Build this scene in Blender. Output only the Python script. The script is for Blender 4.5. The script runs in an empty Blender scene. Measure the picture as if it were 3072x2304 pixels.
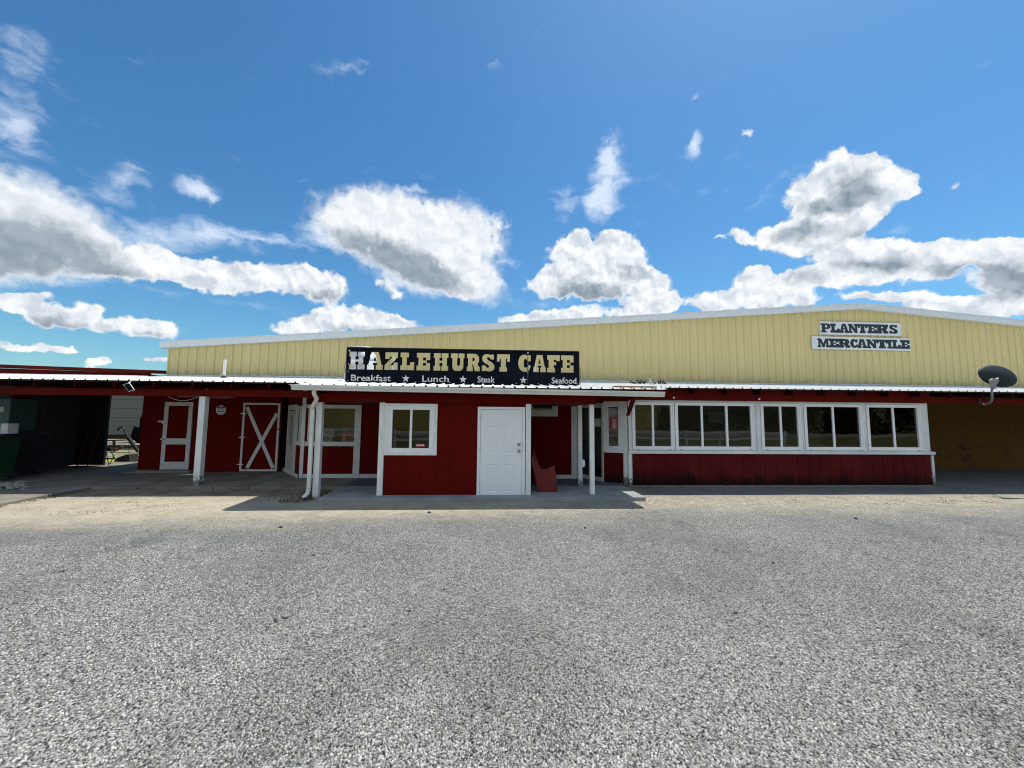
import bpy, math, random
import numpy as np
from mathutils import Vector, Matrix
random.seed(7); rng = np.random.default_rng(7)
C = bpy.context.scene.collection
SC = bpy.context.scene
R = math.radians

# ------------------------------------------------------------------ camera
CAM_H = 1.95
YAW, PITCH, ROLL = R(3.213), R(4.770), R(0.505)
fw = Vector((math.sin(YAW)*math.cos(PITCH), math.cos(YAW)*math.cos(PITCH), math.sin(PITCH)))
r0 = Vector((math.cos(YAW), -math.sin(YAW), 0)); u0 = r0.cross(fw)
rt = r0*math.cos(ROLL)+u0*math.sin(ROLL); up = -r0*math.sin(ROLL)+u0*math.cos(ROLL)
cam_data = bpy.data.cameras.new('camera'); cam = bpy.data.objects.new('camera', cam_data); C.objects.link(cam)
cam.matrix_world = Matrix(((rt.x,up.x,-fw.x,0),(rt.y,up.y,-fw.y,0),(rt.z,up.z,-fw.z,CAM_H),(0,0,0,1)))
FPX = 1154.0
cam_data.sensor_width = 36; cam_data.lens = 36*FPX/3072; cam_data.clip_end = 3000; cam_data.clip_start = 0.05
SC.camera = cam
def ray(px, py): return rt*((px-1536)/FPX) - up*((py-1152)/FPX) + fw
def at(px, py, D):
    "point of the plane y = D seen at a pixel of the photograph -> (x, z)"
    d = ray(px, py); t = D/d.y; return d.x*t, CAM_H+d.z*t
def gnd(px, py, Z=0.0):
    d = ray(px, py); t = (Z-CAM_H)/d.z; return d.x*t, d.y*t
def AX(px, D, py=1250): return at(px, py, D)[0]

# ------------------------------------------------------------------ light
SUN = Vector((0.86, 0.63, 2.6)).normalized()
EL = math.asin(SUN.z); AZ = math.atan2(SUN.x, SUN.y)
sd = bpy.data.lights.new('sun', 'SUN'); sd.energy = 4.4; sd.angle = R(0.53); sd.color = (1.0, 0.945, 0.85)
so = bpy.data.objects.new('sun', sd); C.objects.link(so); so.rotation_euler = SUN.to_track_quat('Z', 'Y').to_euler()
SC.view_settings.view_transform = 'Standard'; SC.view_settings.look = 'None'
SC.view_settings.exposure = 0.27; SC.view_settings.gamma = 1.0
SC.cycles.max_bounces = 8; SC.cycles.diffuse_bounces = 2; SC.cycles.pixel_filter_type = 'BLACKMAN_HARRIS'; SC.cycles.filter_width = 1.05; SC.cycles.transparent_max_bounces = 12

# ------------------------------------------------------------------ node helpers
class NT:
    def __init__(s, tree): s.t = tree; s.n = tree.nodes; s.l = tree.links
    def node(s, typ, inp=None, **kw):
        nd = s.n.new(typ)
        for k, v in kw.items(): setattr(nd, k, v)
        if inp:
            for k, v in inp.items(): s.set(nd.inputs[k], v)
        return nd
    def set(s, sock, v):
        if isinstance(v, bpy.types.NodeSocket): s.l.new(v, sock)
        elif isinstance(v, bpy.types.Node): s.l.new(v.outputs[0], sock)
        else:
            if sock.type == 'RGBA' and len(v) == 3: v = (*v, 1)
            sock.default_value = v
    def math(s, op, a, b=None, c=None, clamp=False):
        nd = s.n.new('ShaderNodeMath'); nd.operation = op; nd.use_clamp = clamp
        s.set(nd.inputs[0], a)
        if b is not None: s.set(nd.inputs[1], b)
        if c is not None: s.set(nd.inputs[2], c)
        return nd.outputs[0]
    def ramp(s, v, a, b, lo=0.0, hi=1.0, smooth=True):
        nd = s.n.new('ShaderNodeMapRange'); nd.interpolation_type = 'SMOOTHSTEP' if smooth else 'LINEAR'
        s.set(nd.inputs[0], v)
        for i, x in enumerate((a, b, lo, hi)): nd.inputs[1+i].default_value = x
        return nd.outputs[0]
    def mix(s, f, a, b, blend='MIX'):
        nd = s.n.new('ShaderNodeMix'); nd.data_type = 'RGBA'; nd.blend_type = blend
        s.set(nd.inputs[0], f); s.set(nd.inputs[6], a); s.set(nd.inputs[7], b); return nd.outputs[2]
    def noise(s, vec, scale, detail=4, rough=0.55, dist=0.0, **kw):
        nd = s.node('ShaderNodeTexNoise', **kw)
        if vec is not None: s.set(nd.inputs['Vector'], vec)
        nd.inputs['Scale'].default_value = scale; nd.inputs['Detail'].default_value = detail
        nd.inputs['Roughness'].default_value = rough; nd.inputs['Distortion'].default_value = dist
        return nd.outputs[0]
    def map(s, vec, loc=(0,0,0), rot=(0,0,0), scale=(1,1,1), typ='POINT'):
        nd = s.node('ShaderNodeMapping', vector_type=typ); s.set(nd.inputs[0], vec)
        nd.inputs[1].default_value = loc; nd.inputs[2].default_value = rot; nd.inputs[3].default_value = scale
        return nd.outputs[0]

# ------------------------------------------------------------------ sky: Nishita plus clouds fixed in world directions
world = bpy.data.worlds.new('World'); SC.world = world; world.use_nodes = True
w = NT(world.node_tree); w.n.clear()
sky = w.node('ShaderNodeTexSky', sky_type='NISHITA', sun_disc=False, sun_elevation=EL, sun_rotation=AZ,
             air_density=1.15, dust_density=0.6, ozone_density=3.2)
world.cycles.sampling_method = 'MANUAL'; world.cycles.sample_map_resolution = 256
SKY_STR = 0.108
tc = w.node('ShaderNodeTexCoord')
sep = w.node('ShaderNodeSeparateXYZ', {0: tc.outputs['Generated']})
az = w.math('MULTIPLY', w.math('ARCTAN2', sep.outputs[0], sep.outputs[1]), 57.2958)
el = w.math('MULTIPLY', w.math('ARCSINE', sep.outputs[2]), 57.2958)
ae = w.node('ShaderNodeCombineXYZ', {0: az, 1: el}).outputs[0]
def azel(px, py):
    d = ray(px, py).normalized(); return math.degrees(math.atan2(d.x, d.y)), math.degrees(math.asin(d.z))
def field(vec, blobs):
    acc = None
    for (x, y, rx, ry, rot, wt) in blobs:       # photo pixels at width 2212
        k = 3072/2212; x *= k; y *= k; rx *= k; ry *= k
        a, e = azel(x, y); c_, s_ = math.cos(R(rot)), math.sin(R(rot))
        a1, e1 = azel(x+rx*.5*c_, y+rx*.5*s_); a2, e2 = azel(x+ry*.5*s_, y-ry*.5*c_)
        lx = 2*math.hypot(a1-a, e1-e); ly = 2*math.hypot(a2-a, e2-e); an = math.atan2(e1-e, a1-a)
        m = w.map(vec, (a, e, 0), (0, 0, an), (lx, ly, 1), 'TEXTURE')
        g = w.node('ShaderNodeTexGradient', {0: m}, gradient_type='SPHERICAL')
        acc = w.math('MULTIPLY', g.outputs[1], wt) if acc is None else w.math('MULTIPLY_ADD', g.outputs[1], wt, acc)
    return acc
# warp
wn = w.node('ShaderNodeTexNoise', noise_dimensions='2D'); w.set(wn.inputs['Vector'], ae); wn.inputs['Scale'].default_value = .55; wn.inputs['Detail'].default_value = 4
wv = w.node('ShaderNodeVectorMath', {0: wn.outputs['Color'], 1: (.5, .5, .5)}, operation='SUBTRACT')
wv2 = w.node('ShaderNodeVectorMath', {0: wv.outputs[0], 'Scale': 1.5}, operation='SCALE')
aew = w.node('ShaderNodeVectorMath', {0: ae, 1: wv2.outputs[0]}, operation='ADD').outputs[0]
CUM = [(330,560,90,55,15,1.3),(240,580,110,50,10,1.1),(420,585,110,42,10,1.4),(520,595,110,40,5,1.2),(620,600,110,48,5,1.4),(700,620,80,50,15,1.4),(480,625,120,24,8,.9),
       (860,440,150,50,0,.6),(1060,500,60,70,0,.8),(1030,610,75,38,20,1.1),
       (690,695,90,35,-8,1.4),(780,690,110,38,5,1.5),(860,705,80,28,8,1.2),(620,712,60,20,0,1.0),(830,610,50,22,10,.7),(860,635,50,18,10,.6),
       (1240,560,80,75,-10,1.5),(1340,550,80,65,10,1.5),(1290,610,150,58,0,1.7),(1180,615,65,48,0,1.3),(1400,610,80,42,10,1.3),(1250,525,35,35,0,.9),(1330,515,35,30,0,.8),
       (1130,690,90,20,-3,1.1),(1250,680,120,26,-3,1.3),(1400,665,90,32,-5,1.3),(1450,650,70,26,-5,1.0),(1540,650,70,30,-10,1.2),(1620,610,60,42,-15,1.3),(1640,590,36,34,0,1.2),(1600,655,110,26,-6,1.0),
       (1830,365,95,55,0,1.6),(1900,385,100,55,10,1.5),(1760,410,110,55,-20,1.5),(1850,430,110,55,0,1.6),(1960,395,60,32,15,1.0),(1760,480,120,50,-18,1.5),(1840,480,90,50,-10,1.5),(1600,512,34,24,20,1.1),(1660,505,55,32,0,1.1),(1560,510,20,9,0,.6),
       (1750,530,150,40,0,1.4),(1900,550,170,42,-2,1.5),(2060,545,150,40,-3,1.5),(2190,545,120,45,-3,1.5),(1800,590,170,42,-4,1.4),(1980,590,170,36,-4,1.2),(1690,620,110,36,-10,1.2),(2180,600,110,45,0,1.3),(1700,650,120,20,-5,.9),
       (1880,640,110,18,0,1.1),(2010,650,120,26,4,1.1),(2120,665,120,30,5,1.3),(2200,650,90,40,0,1.2),
       (30,655,80,32,8,1.4),(110,685,110,34,6,1.4),(90,640,45,22,0,.8),(195,668,50,24,0,1.1),(200,700,70,30,5,1.1),(320,708,90,32,6,1.5),(60,748,110,14,4,1.1),(130,755,60,11,4,.9),(215,783,42,17,0,1.3),(335,777,44,11,0,1.2),
       (1612,290,26,17,-35,.75),(1500,215,32,22,-20,.55),(2062,402,40,20,-30,.6)]
GREY = [(100,530,220,75,12,1.5),(-60,590,240,70,0,1.2),(250,590,90,30,10,.8),(830,560,170,60,14,1.8),(930,600,130,40,18,1.2),(690,640,80,24,5,.9),(760,715,120,18,0,.6),
        (1270,640,130,34,0,1.3),(1360,590,50,30,0,.6),(1240,600,50,22,0,.5),(1850,400,80,50,0,1.2),(1800,445,110,26,-8,1.3),(1730,500,100,28,-10,1.0),(1840,505,60,22,0,.7),(1900,575,150,24,0,1.0),(2120,590,160,30,0,1.3),(2170,620,120,40,0,1.4),(1740,600,90,20,-5,.7),
        (120,700,110,22,5,.9),(320,722,70,14,5,.5)]
SOFT = [(60,485,280,125,18,1.9),(200,545,120,62,32,1.3),(-40,560,240,80,5,1.4),(850,495,200,100,6,1.8),(800,480,130,85,-10,1.0),(950,545,170,95,20,1.7),(1010,605,110,55,22,1.4),(1020,490,110,60,25,1.2),(910,600,150,50,12,1.1),
        (1950,590,300,40,0,.4),(1600,655,200,24,-6,.35),(1180,655,160,20,-6,.3)]
f1 = field(aew, CUM); g1 = field(aew, GREY); fs = field(aew, SOFT)
def puffs(vec):
    a = w.noise(vec, .30, 8, .60, .1, noise_dimensions='2D')
    v = w.node('ShaderNodeTexVoronoi', {'Vector': vec}, feature='SMOOTH_F1', voronoi_dimensions='2D'); v.inputs['Scale'].default_value = .34
    v.inputs['Detail'].default_value = 3; v.inputs['Roughness'].default_value = .45; v.inputs['Smoothness'].default_value = .6
    return w.math('ADD', w.math('MULTIPLY', a, .62), w.math('MULTIPLY', w.ramp(v.outputs[0], 0, .9, 1, 0, False), .38))
puff = puffs(aew)
off = w.node('ShaderNodeVectorMath', {0: aew, 1: (.42, .62, 0)}, operation='ADD').outputs[0]
puff2 = puffs(off)
back = w.ramp(w.math('ABSOLUTE', az), 84, 112, 0, .64)  # unseen clouds behind the camera, added as neutral fill light on the facade
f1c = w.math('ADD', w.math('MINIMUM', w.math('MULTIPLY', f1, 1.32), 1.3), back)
namp = w.ramp(f1c, .5, 1.05, 1.35, .35)
dens = w.math('ADD', f1c, w.math('MULTIPLY', w.math('SUBTRACT', puff, .52), namp))
densS = w.math('ADD', fs, w.math('MULTIPLY', w.math('SUBTRACT', puff, .5), .42))
covS = w.ramp(densS, .02, .85)
cov = w.math('MAXIMUM', w.ramp(dens, .20, .72), covS)
bil = puff; n1 = puff
# soft veil around the cumulus and thin cirrus streaks
WISP = [(430,412,60,22,22,.9),(460,440,26,22,40,.7),(890,405,44,12,10,.8),(1505,310,16,36,0,.6),(1940,490,70,30,-35,.6),(330,540,200,60,8,.6),(20,120,90,90,40,.45),(1310,330,32,60,0,.8),(1225,440,30,110,5,.45),(1560,370,140,24,-50,.4),(1650,420,120,20,-45,.35),(700,500,70,40,0,.5),(1060,470,80,40,20,.5),(130,600,220,30,8,.5),(420,640,160,26,5,.45),(1315,390,60,130,8,1.1),(1290,440,60,70,0,.8),(1200,430,60,90,0,.35),(1440,390,130,60,-45,.35),(740,145,110,26,-3,.7),(1075,135,60,16,-15,.6),(270,385,70,90,35,.75),(60,180,110,170,30,.5),
        (40,290,120,110,10,.75),(250,255,150,50,25,.35),(560,515,260,45,3,.75),(430,500,150,40,5,.6),(1500,310,22,50,0,.7),(1080,565,160,22,0,.45),(420,410,90,45,20,.7),(860,470,280,140,5,.45),(150,470,300,160,15,.5),(600,660,200,40,0,.3),
        (330,420,30,50,0,.4),(1700,380,200,90,-30,.25)]
f2 = field(aew, WISP)
str_ = w.noise(w.map(aew, rot=(0,0,R(28)), scale=(.20,.62,1)), 1.0, 6, .55, .25, noise_dimensions='2D')
cir = w.math('MULTIPLY', w.ramp(w.math('ADD', f2, w.math('MULTIPLY', w.math('SUBTRACT', str_, .64), 1.3)), .05, 1.1), .7)
n2 = w.noise(aew, .5, 6, .6, .2, noise_dimensions='2D')
thick = w.ramp(w.math('MAXIMUM', dens, densS), .40, .95)
gsh = w.math('MULTIPLY', w.ramp(w.math('ADD', g1, w.math('MULTIPLY', w.math('SUBTRACT', n2, .5), .9)), -.1, 1.0), thick)
lit = w.ramp(w.math('SUBTRACT', puff, puff2), -.21, .21, 0, 1)
lit = w.math('ADD', w.math('MULTIPLY', lit, w.math('SUBTRACT', 1.0, w.math('MULTIPLY', covS, .55))), w.math('MULTIPLY', covS, .36))
ccol = w.mix(gsh, w.mix(w.math('MULTIPLY', lit, 1.0), (.52,.58,.65), (.88,.90,.92)), w.mix(lit, (.17,.22,.28), (.36,.42,.48)))
skyc = w.node('ShaderNodeHueSaturation', {'Saturation': 1.18, 'Value': .88, 'Color': sky.outputs[0]})
skym = w.mix(1.0, skyc.outputs[0], (.69,1.03,1.12), 'MULTIPLY')
skyS = w.node('ShaderNodeVectorMath', {0: skym, 'Scale': SKY_STR}, operation='SCALE').outputs[0]
c1 = w.mix(cir, skyS, (.80,.87,.97))
c2 = w.mix(cov, c1, ccol)
bg = w.node('ShaderNodeBackground', {'Color': c2, 'Strength': 1.0})
w.l.new(bg.outputs[0], w.node('ShaderNodeOutputWorld').inputs[0])

# ------------------------------------------------------------------ materials
def newmat(name):
    m = bpy.data.materials.new(name); m.use_nodes = True
    t = NT(m.node_tree); b = t.n['Principled BSDF']; return m, t, b
def simple(name, col, rough=.6, metal=0.0, var=.12, scale=6.0, bump=.0, bscale=40, spec=.5, stretch=(1,1,1)):
    m, t, b = newmat(name)
    tcn = t.node('ShaderNodeTexCoord').outputs['Object']; v = t.map(tcn, scale=stretch)
    n = t.noise(v, scale, 6, .6)
    c = t.mix(t.ramp(n, .3, .7), tuple(x*(1-var) for x in col), tuple(min(1, x*(1+var)) for x in col))
    t.set(b.inputs['Base Color'], c); b.inputs['Roughness'].default_value = rough; b.inputs['Metallic'].default_value = metal
    b.inputs['Specular IOR Level'].default_value = spec
    if bump:
        bn = t.node('ShaderNodeBump', {'Height': t.noise(v, bscale, 4)}); bn.inputs['Strength'].default_value = bump; bn.inputs['Distance'].default_value = .01
        t.set(b.inputs['Normal'], bn.outputs[0])
    return m
M = {}
M['white'] = simple('white_paint', (.80,.81,.78), .5, var=.11, scale=3, stretch=(2.5,2.5,.6), bump=.08, bscale=25)
M['vinyl'] = simple('white_vinyl', (.87,.88,.87), .35, var=.02)
M['door_white'] = simple('door_paint', (.86,.88,.89), .38, var=.02)
M['gutter'] = simple('gutter_paint', (.70,.70,.64), .35, var=.08, scale=1.2)
M['steel'] = simple('brushed_steel', (.55,.54,.5), .35, 1.0, var=.05)
M['galv'] = simple('galvanised', (.60,.63,.66), .42, .7, var=.2, scale=8)
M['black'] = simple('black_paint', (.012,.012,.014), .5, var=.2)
M['plate'] = simple('sign_plate', (.0025,.0045,.010), .6, var=.35, scale=1.3, spec=.08)
M['signwhite'] = simple('sign_white', (.72,.76,.78), .5, var=.05)
M['signink'] = simple('sign_ink', (.010,.022,.026), .5, var=.4)
M['silver'] = simple('silver_letter', (.62,.62,.60), .5, var=.25, scale=9)
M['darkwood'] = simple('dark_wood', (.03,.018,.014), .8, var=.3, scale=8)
M['pvc'] = simple('pvc', (.78,.78,.74), .4, var=.04)
M['rubber'] = simple('rubber', (.02,.02,.02), .8, var=.2)
M['greenplastic'] = simple('green_plastic', (.009,.050,.024), .5, var=.15)
M['limeplastic'] = simple('lime_plastic', (.03,.075,.025), .5, var=.15)
M['blackplastic'] = simple('black_plastic', (.012,.014,.022), .5, var=.15)
M['bench'] = simple('bench_red', (.15,.006,.004), .6, var=.18, scale=7, bump=.15)
M['creamdoor'] = simple('cream_door', (.50,.48,.41), .5, var=.05)
M['trimgrey'] = simple('trim_white', (.62,.62,.60), .5, var=.08)
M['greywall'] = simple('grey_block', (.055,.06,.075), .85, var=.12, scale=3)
M['teal'] = simple('teal_panel', (.05,.11,.12), .5, var=.1)
M['paper'] = simple('paper', (.62,.62,.60), .8, var=.05)
M['papred'] = simple('red_print', (.40,.04,.05), .7, var=.05)
M['navy'] = simple('navy', (.02,.03,.13), .6, var=.05)
M['interior'] = simple('interior_wall', (.33,.29,.24), .8, var=.08)
M['floorin'] = simple('interior_floor', (.12,.09,.07), .6, var=.2)
M['chairwood'] = simple('chair_wood', (.28,.16,.08), .5, var=.2)
M['tanwall'] = simple('tan_wall', (.52,.42,.13), .85, var=.06)
M['trailer'] = simple('trailer_skin', (.13,.14,.125), .5, var=.08)
M['redsteel'] = simple('red_steel', (.10,.01,.01), .5, var=.2)
M['dish'] = simple('dish_grey', (.018,.028,.030), .6, var=.12, spec=.25)
M['arm'] = simple('arm_grey', (.28,.27,.27), .45, .4, var=.1)
M['fan'] = simple('fan_blade', (.50,.45,.40), .5, var=.06)
M['concrete_step'] = simple('rough_concrete', (.26,.24,.21), .9, var=.25, scale=4, bump=.3)
M['rock'] = simple('dark_rock', (.05,.05,.055), .9, var=.3)
M['bark'] = simple('bark', (.10,.07,.05), .9, var=.3)
M['fence'] = simple('fence_white', (.82,.82,.80), .5, var=.04)

def red_mat(name, base, faded, mild=False, boards=True):
    m, t, b = newmat(name)
    o = t.node('ShaderNodeTexCoord').outputs['Object']
    grain = t.noise(t.map(o, scale=(14,14,1.0)), 2.0, 6, .65)
    big = t.noise(o, 1.1, 5, .6)
    c = t.mix(t.ramp(big, .32, .72), base, faded)
    c = t.mix(t.ramp(grain, .35, .85, 0, .45), c, tuple(x*.62 for x in base))
    fn = t.noise(t.map(o, scale=(9,9,1.6)), 3.0, 7, .7)
    c = t.mix(t.ramp(fn, .60, .80, 0, .55 if mild else .25), c, tuple(min(1, x*1.5+.02) for x in faded))
    if mild:
        z = t.node('ShaderNodeSeparateXYZ', {0: o}).outputs[2]; x = t.node('ShaderNodeSeparateXYZ', {0: o}).outputs[0]
        blot = t.noise(t.map(o, scale=(1.4,1,.7)), 1.2, 7, .68)
        fine = t.noise(t.map(o, scale=(9,9,2.4)), 3.2, 6, .72)
        h = t.math('ADD', z, t.math('MULTIPLY', t.math('SUBTRACT', blot, .5), -1.1))
        h = t.math('ADD', h, t.math('MULTIPLY', t.math('SUBTRACT', fine, .5), -.9))
        mm = t.ramp(h, .10, .42, .92, 0)
        fade = t.ramp(x, 9.5, 13.0, 1.0, .85)
        c = t.mix(t.math('MULTIPLY', mm, fade), c, (.010,.006,.006))
    t.set(b.inputs['Base Color'], c); b.inputs['Roughness'].default_value = .75; b.inputs['Specular IOR Level'].default_value = .08
    bn = t.node('ShaderNodeBump', {'Height': grain}); bn.inputs['Strength'].default_value = .25; bn.inputs['Distance'].default_value = .01
    t.set(b.inputs['Normal'], bn.outputs[0]); return m
M['red'] = red_mat('barn_red', (.105,.0035,.002), (.125,.005,.003))
M['redshade'] = M['red']
M['redold'] = red_mat('weathered_red', (.088,.006,.007), (.125,.014,.014), True)
M['redbeam'] = red_mat('beam_red', (.115,.005,.004), (.14,.009,.007))

def peel_mat():
    m, t, b = newmat('peeling_white')
    o = t.node('ShaderNodeTexCoord').outputs['Object']
    a = t.noise(t.map(o, scale=(3,3,1)), 9, 8, .75); g = t.noise(o, 1.4, 4)
    base = t.mix(t.ramp(g, .3, .7), (.62,.66,.65), (.80,.82,.80))
    z = t.node('ShaderNodeSeparateXYZ', {0: o}).outputs[2]
    low = t.ramp(z, 0, .5, .26, 0)
    c = t.mix(t.ramp(t.math('ADD', a, low), .625, .66), base, (.16,.15,.13))
    t.set(b.inputs['Base Color'], c); b.inputs['Roughness'].default_value = .7
    bn = t.node('ShaderNodeBump', {'Height': a}); bn.inputs['Strength'].default_value = .35; bn.inputs['Distance'].default_value = .008
    t.set(b.inputs['Normal'], bn.outputs[0]); return m
M['peel'] = peel_mat()

def siding_mat():
    m, t, b = newmat('cream_steel_siding')
    o = t.node('ShaderNodeTexCoord').outputs['Object']
    st = t.noise(t.map(o, scale=(1,1,.06)), 7, 6, .6); bg_ = t.noise(o, .35, 4)
    c = t.mix(t.ramp(st, .3, .75), (.68,.575,.265), (.76,.65,.325))
    c = t.mix(t.ramp(bg_, .35, .7, 0, .3), c, (.63,.51,.25))
    z = t.node('ShaderNodeSeparateXYZ', {0: o}).outputs[2]
    dn = t.noise(t.map(o, scale=(1,1,.35)), 11, 8, .75)
    h = t.math('ADD', z, t.math('MULTIPLY', t.math('SUBTRACT', dn, .5), -1.3))
    c = t.mix(t.ramp(h, 3.2, 3.62, .55, 0), c, (.20,.19,.10))
    sp = t.noise(o, 9, 3, .8); c = t.mix(t.ramp(sp, .73, .78, 0, .5), c, (.25,.2,.1))
    t.set(b.inputs['Base Color'], c); b.inputs['Roughness'].default_value = .5; b.inputs['Specular IOR Level'].default_value = .35; return m
M['siding'] = siding_mat()

def roof_mat():
    m, t, b = newmat('white_roof_metal')
    o = t.node('ShaderNodeTexCoord').outputs['Object']
    n = t.noise(t.map(o, scale=(1,.3,1)), 3, 6, .6)
    y = t.node('ShaderNodeSeparateXYZ', {0: o}).outputs[1]
    d = t.ramp(t.math('ADD', y, t.math('MULTIPLY', t.math('SUBTRACT', n, .5), 2.2)), 12.0, 14.0, 0, .75)
    c = t.mix(d, (.88,.88,.86), (.36,.42,.46))
    t.set(b.inputs['Base Color'], c); b.inputs['Roughness'].default_value = .5; return m
M['roof'] = roof_mat()

def brick_mat():
    m, t, b = newmat('painted_brick')
    o = t.node('ShaderNodeTexCoord').outputs['Object']
    s = t.node('ShaderNodeSeparateXYZ', {0: o}); v = t.node('ShaderNodeCombineXYZ', {0: s.outputs[0], 1: s.outputs[2]}).outputs[0]
    br = t.node('ShaderNodeTexBrick', {'Vector': v}); br.inputs['Scale'].default_value = 1.0
    br.inputs['Brick Width'].default_value = .22; br.inputs['Row Height'].default_value = .075; br.inputs['Mortar Size'].default_value = .006; br.inputs['Mortar Smooth'].default_value = .5
    br.inputs['Color1'].default_value = (.20,.105,.024,1); br.inputs['Color2'].default_value = (.17,.09,.02,1); br.inputs['Mortar'].default_value = (.12,.07,.015,1)
    mask = t.noise(o, .9, 6, .65); cell = t.node('ShaderNodeTexBrick', {'Vector': v}); cell.inputs['Scale'].default_value = 1.0
    cell.inputs['Brick Width'].default_value = .22; cell.inputs['Row Height'].default_value = .075; cell.inputs['Mortar Size'].default_value = .0
    cell.inputs['Color1'].default_value = (0,0,0,1); cell.inputs['Color2'].default_value = (1,1,1,1); cell.inputs['Bias'].default_value = 0
    pk = t.math('ADD', t.math('MULTIPLY', mask, 1.0), t.math('MULTIPLY', cell.outputs[0], .16))
    z = s.outputs[2]; lowz = t.ramp(z, .4, 1.9, .06, -.05)
    c = t.mix(t.ramp(t.math('ADD', pk, lowz), .70, .73), br.outputs[0], (.13,.055,.03))
    t.set(b.inputs['Base Color'], c); b.inputs['Roughness'].default_value = .85; b.inputs['Specular IOR Level'].default_value = .15
    bn = t.node('ShaderNodeBump', {'Height': br.outputs['Fac']}); bn.invert = True; bn.inputs['Strength'].default_value = .5; bn.inputs['Distance'].default_value = .008
    t.set(b.inputs['Normal'], bn.outputs[0]); return m
M['brick'] = brick_mat()

def glass_mat(name='window_glass', tint=(.72,.75,.74), k=1.45):
    m, t, b = newmat(name); t.n.remove(b)
    o = t.node('ShaderNodeTexCoord').outputs['Object']
    bn = t.node('ShaderNodeBump', {'Height': t.noise(o, 1.3, 1)}); bn.inputs['Strength'].default_value = .12; bn.inputs['Distance'].default_value = .02
    fr = t.node('ShaderNodeFresnel', {'Normal': bn.outputs[0]}); fr.inputs[0].default_value = 1.5
    g = t.node('ShaderNodeBsdfGlossy', {'Color': (1,1,1), 'Roughness': .01, 'Normal': bn.outputs[0]})
    tr = t.node('ShaderNodeBsdfTransparent', {'Color': tint})
    mx = t.node('ShaderNodeMixShader', {0: t.math('MULTIPLY', fr.outputs[0], k, clamp=True), 1: tr.outputs[0], 2: g.outputs[0]})
    t.l.new(mx.outputs[0], t.n['Material Output'].inputs[0]); return m
M['glass'] = glass_mat()

def concrete_mat(name, a, b2, jx=None, jy=None):
    m, t, b = newmat(name)
    o = t.node('ShaderNodeTexCoord').outputs['Object']
    n = t.noise(o, 1.3, 7, .65); f = t.noise(o, 30, 4, .7)
    c = t.mix(t.ramp(n, .3, .7), a, b2); c = t.mix(t.ramp(f, .3, .8, 0, .4), c, tuple(x*.7 for x in a))
    st = t.noise(t.map(o, scale=(.7,1.6,1)), 1.9, 5, .7); c = t.mix(t.ramp(st, .62, .74, 0, .6), c, tuple(x*.4 for x in a))
    t.set(b.inputs['Base Color'], c); b.inputs['Roughness'].default_value = .8
    bn = t.node('ShaderNodeBump', {'Height': f}); bn.inputs['Strength'].default_value = .2; bn.inputs['Distance'].default_value = .01
    t.set(b.inputs['Normal'], bn.outputs[0]); return m
M['slab'] = concrete_mat('slab_concrete', (.22,.245,.24), (.33,.36,.35))
M['oldslab'] = concrete_mat('old_concrete', (.13,.12,.10), (.27,.25,.205))
M['step'] = concrete_mat('dark_step_concrete', (.07,.09,.12), (.10,.12,.16))  # darker blue-grey concrete for the entrance floor

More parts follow.
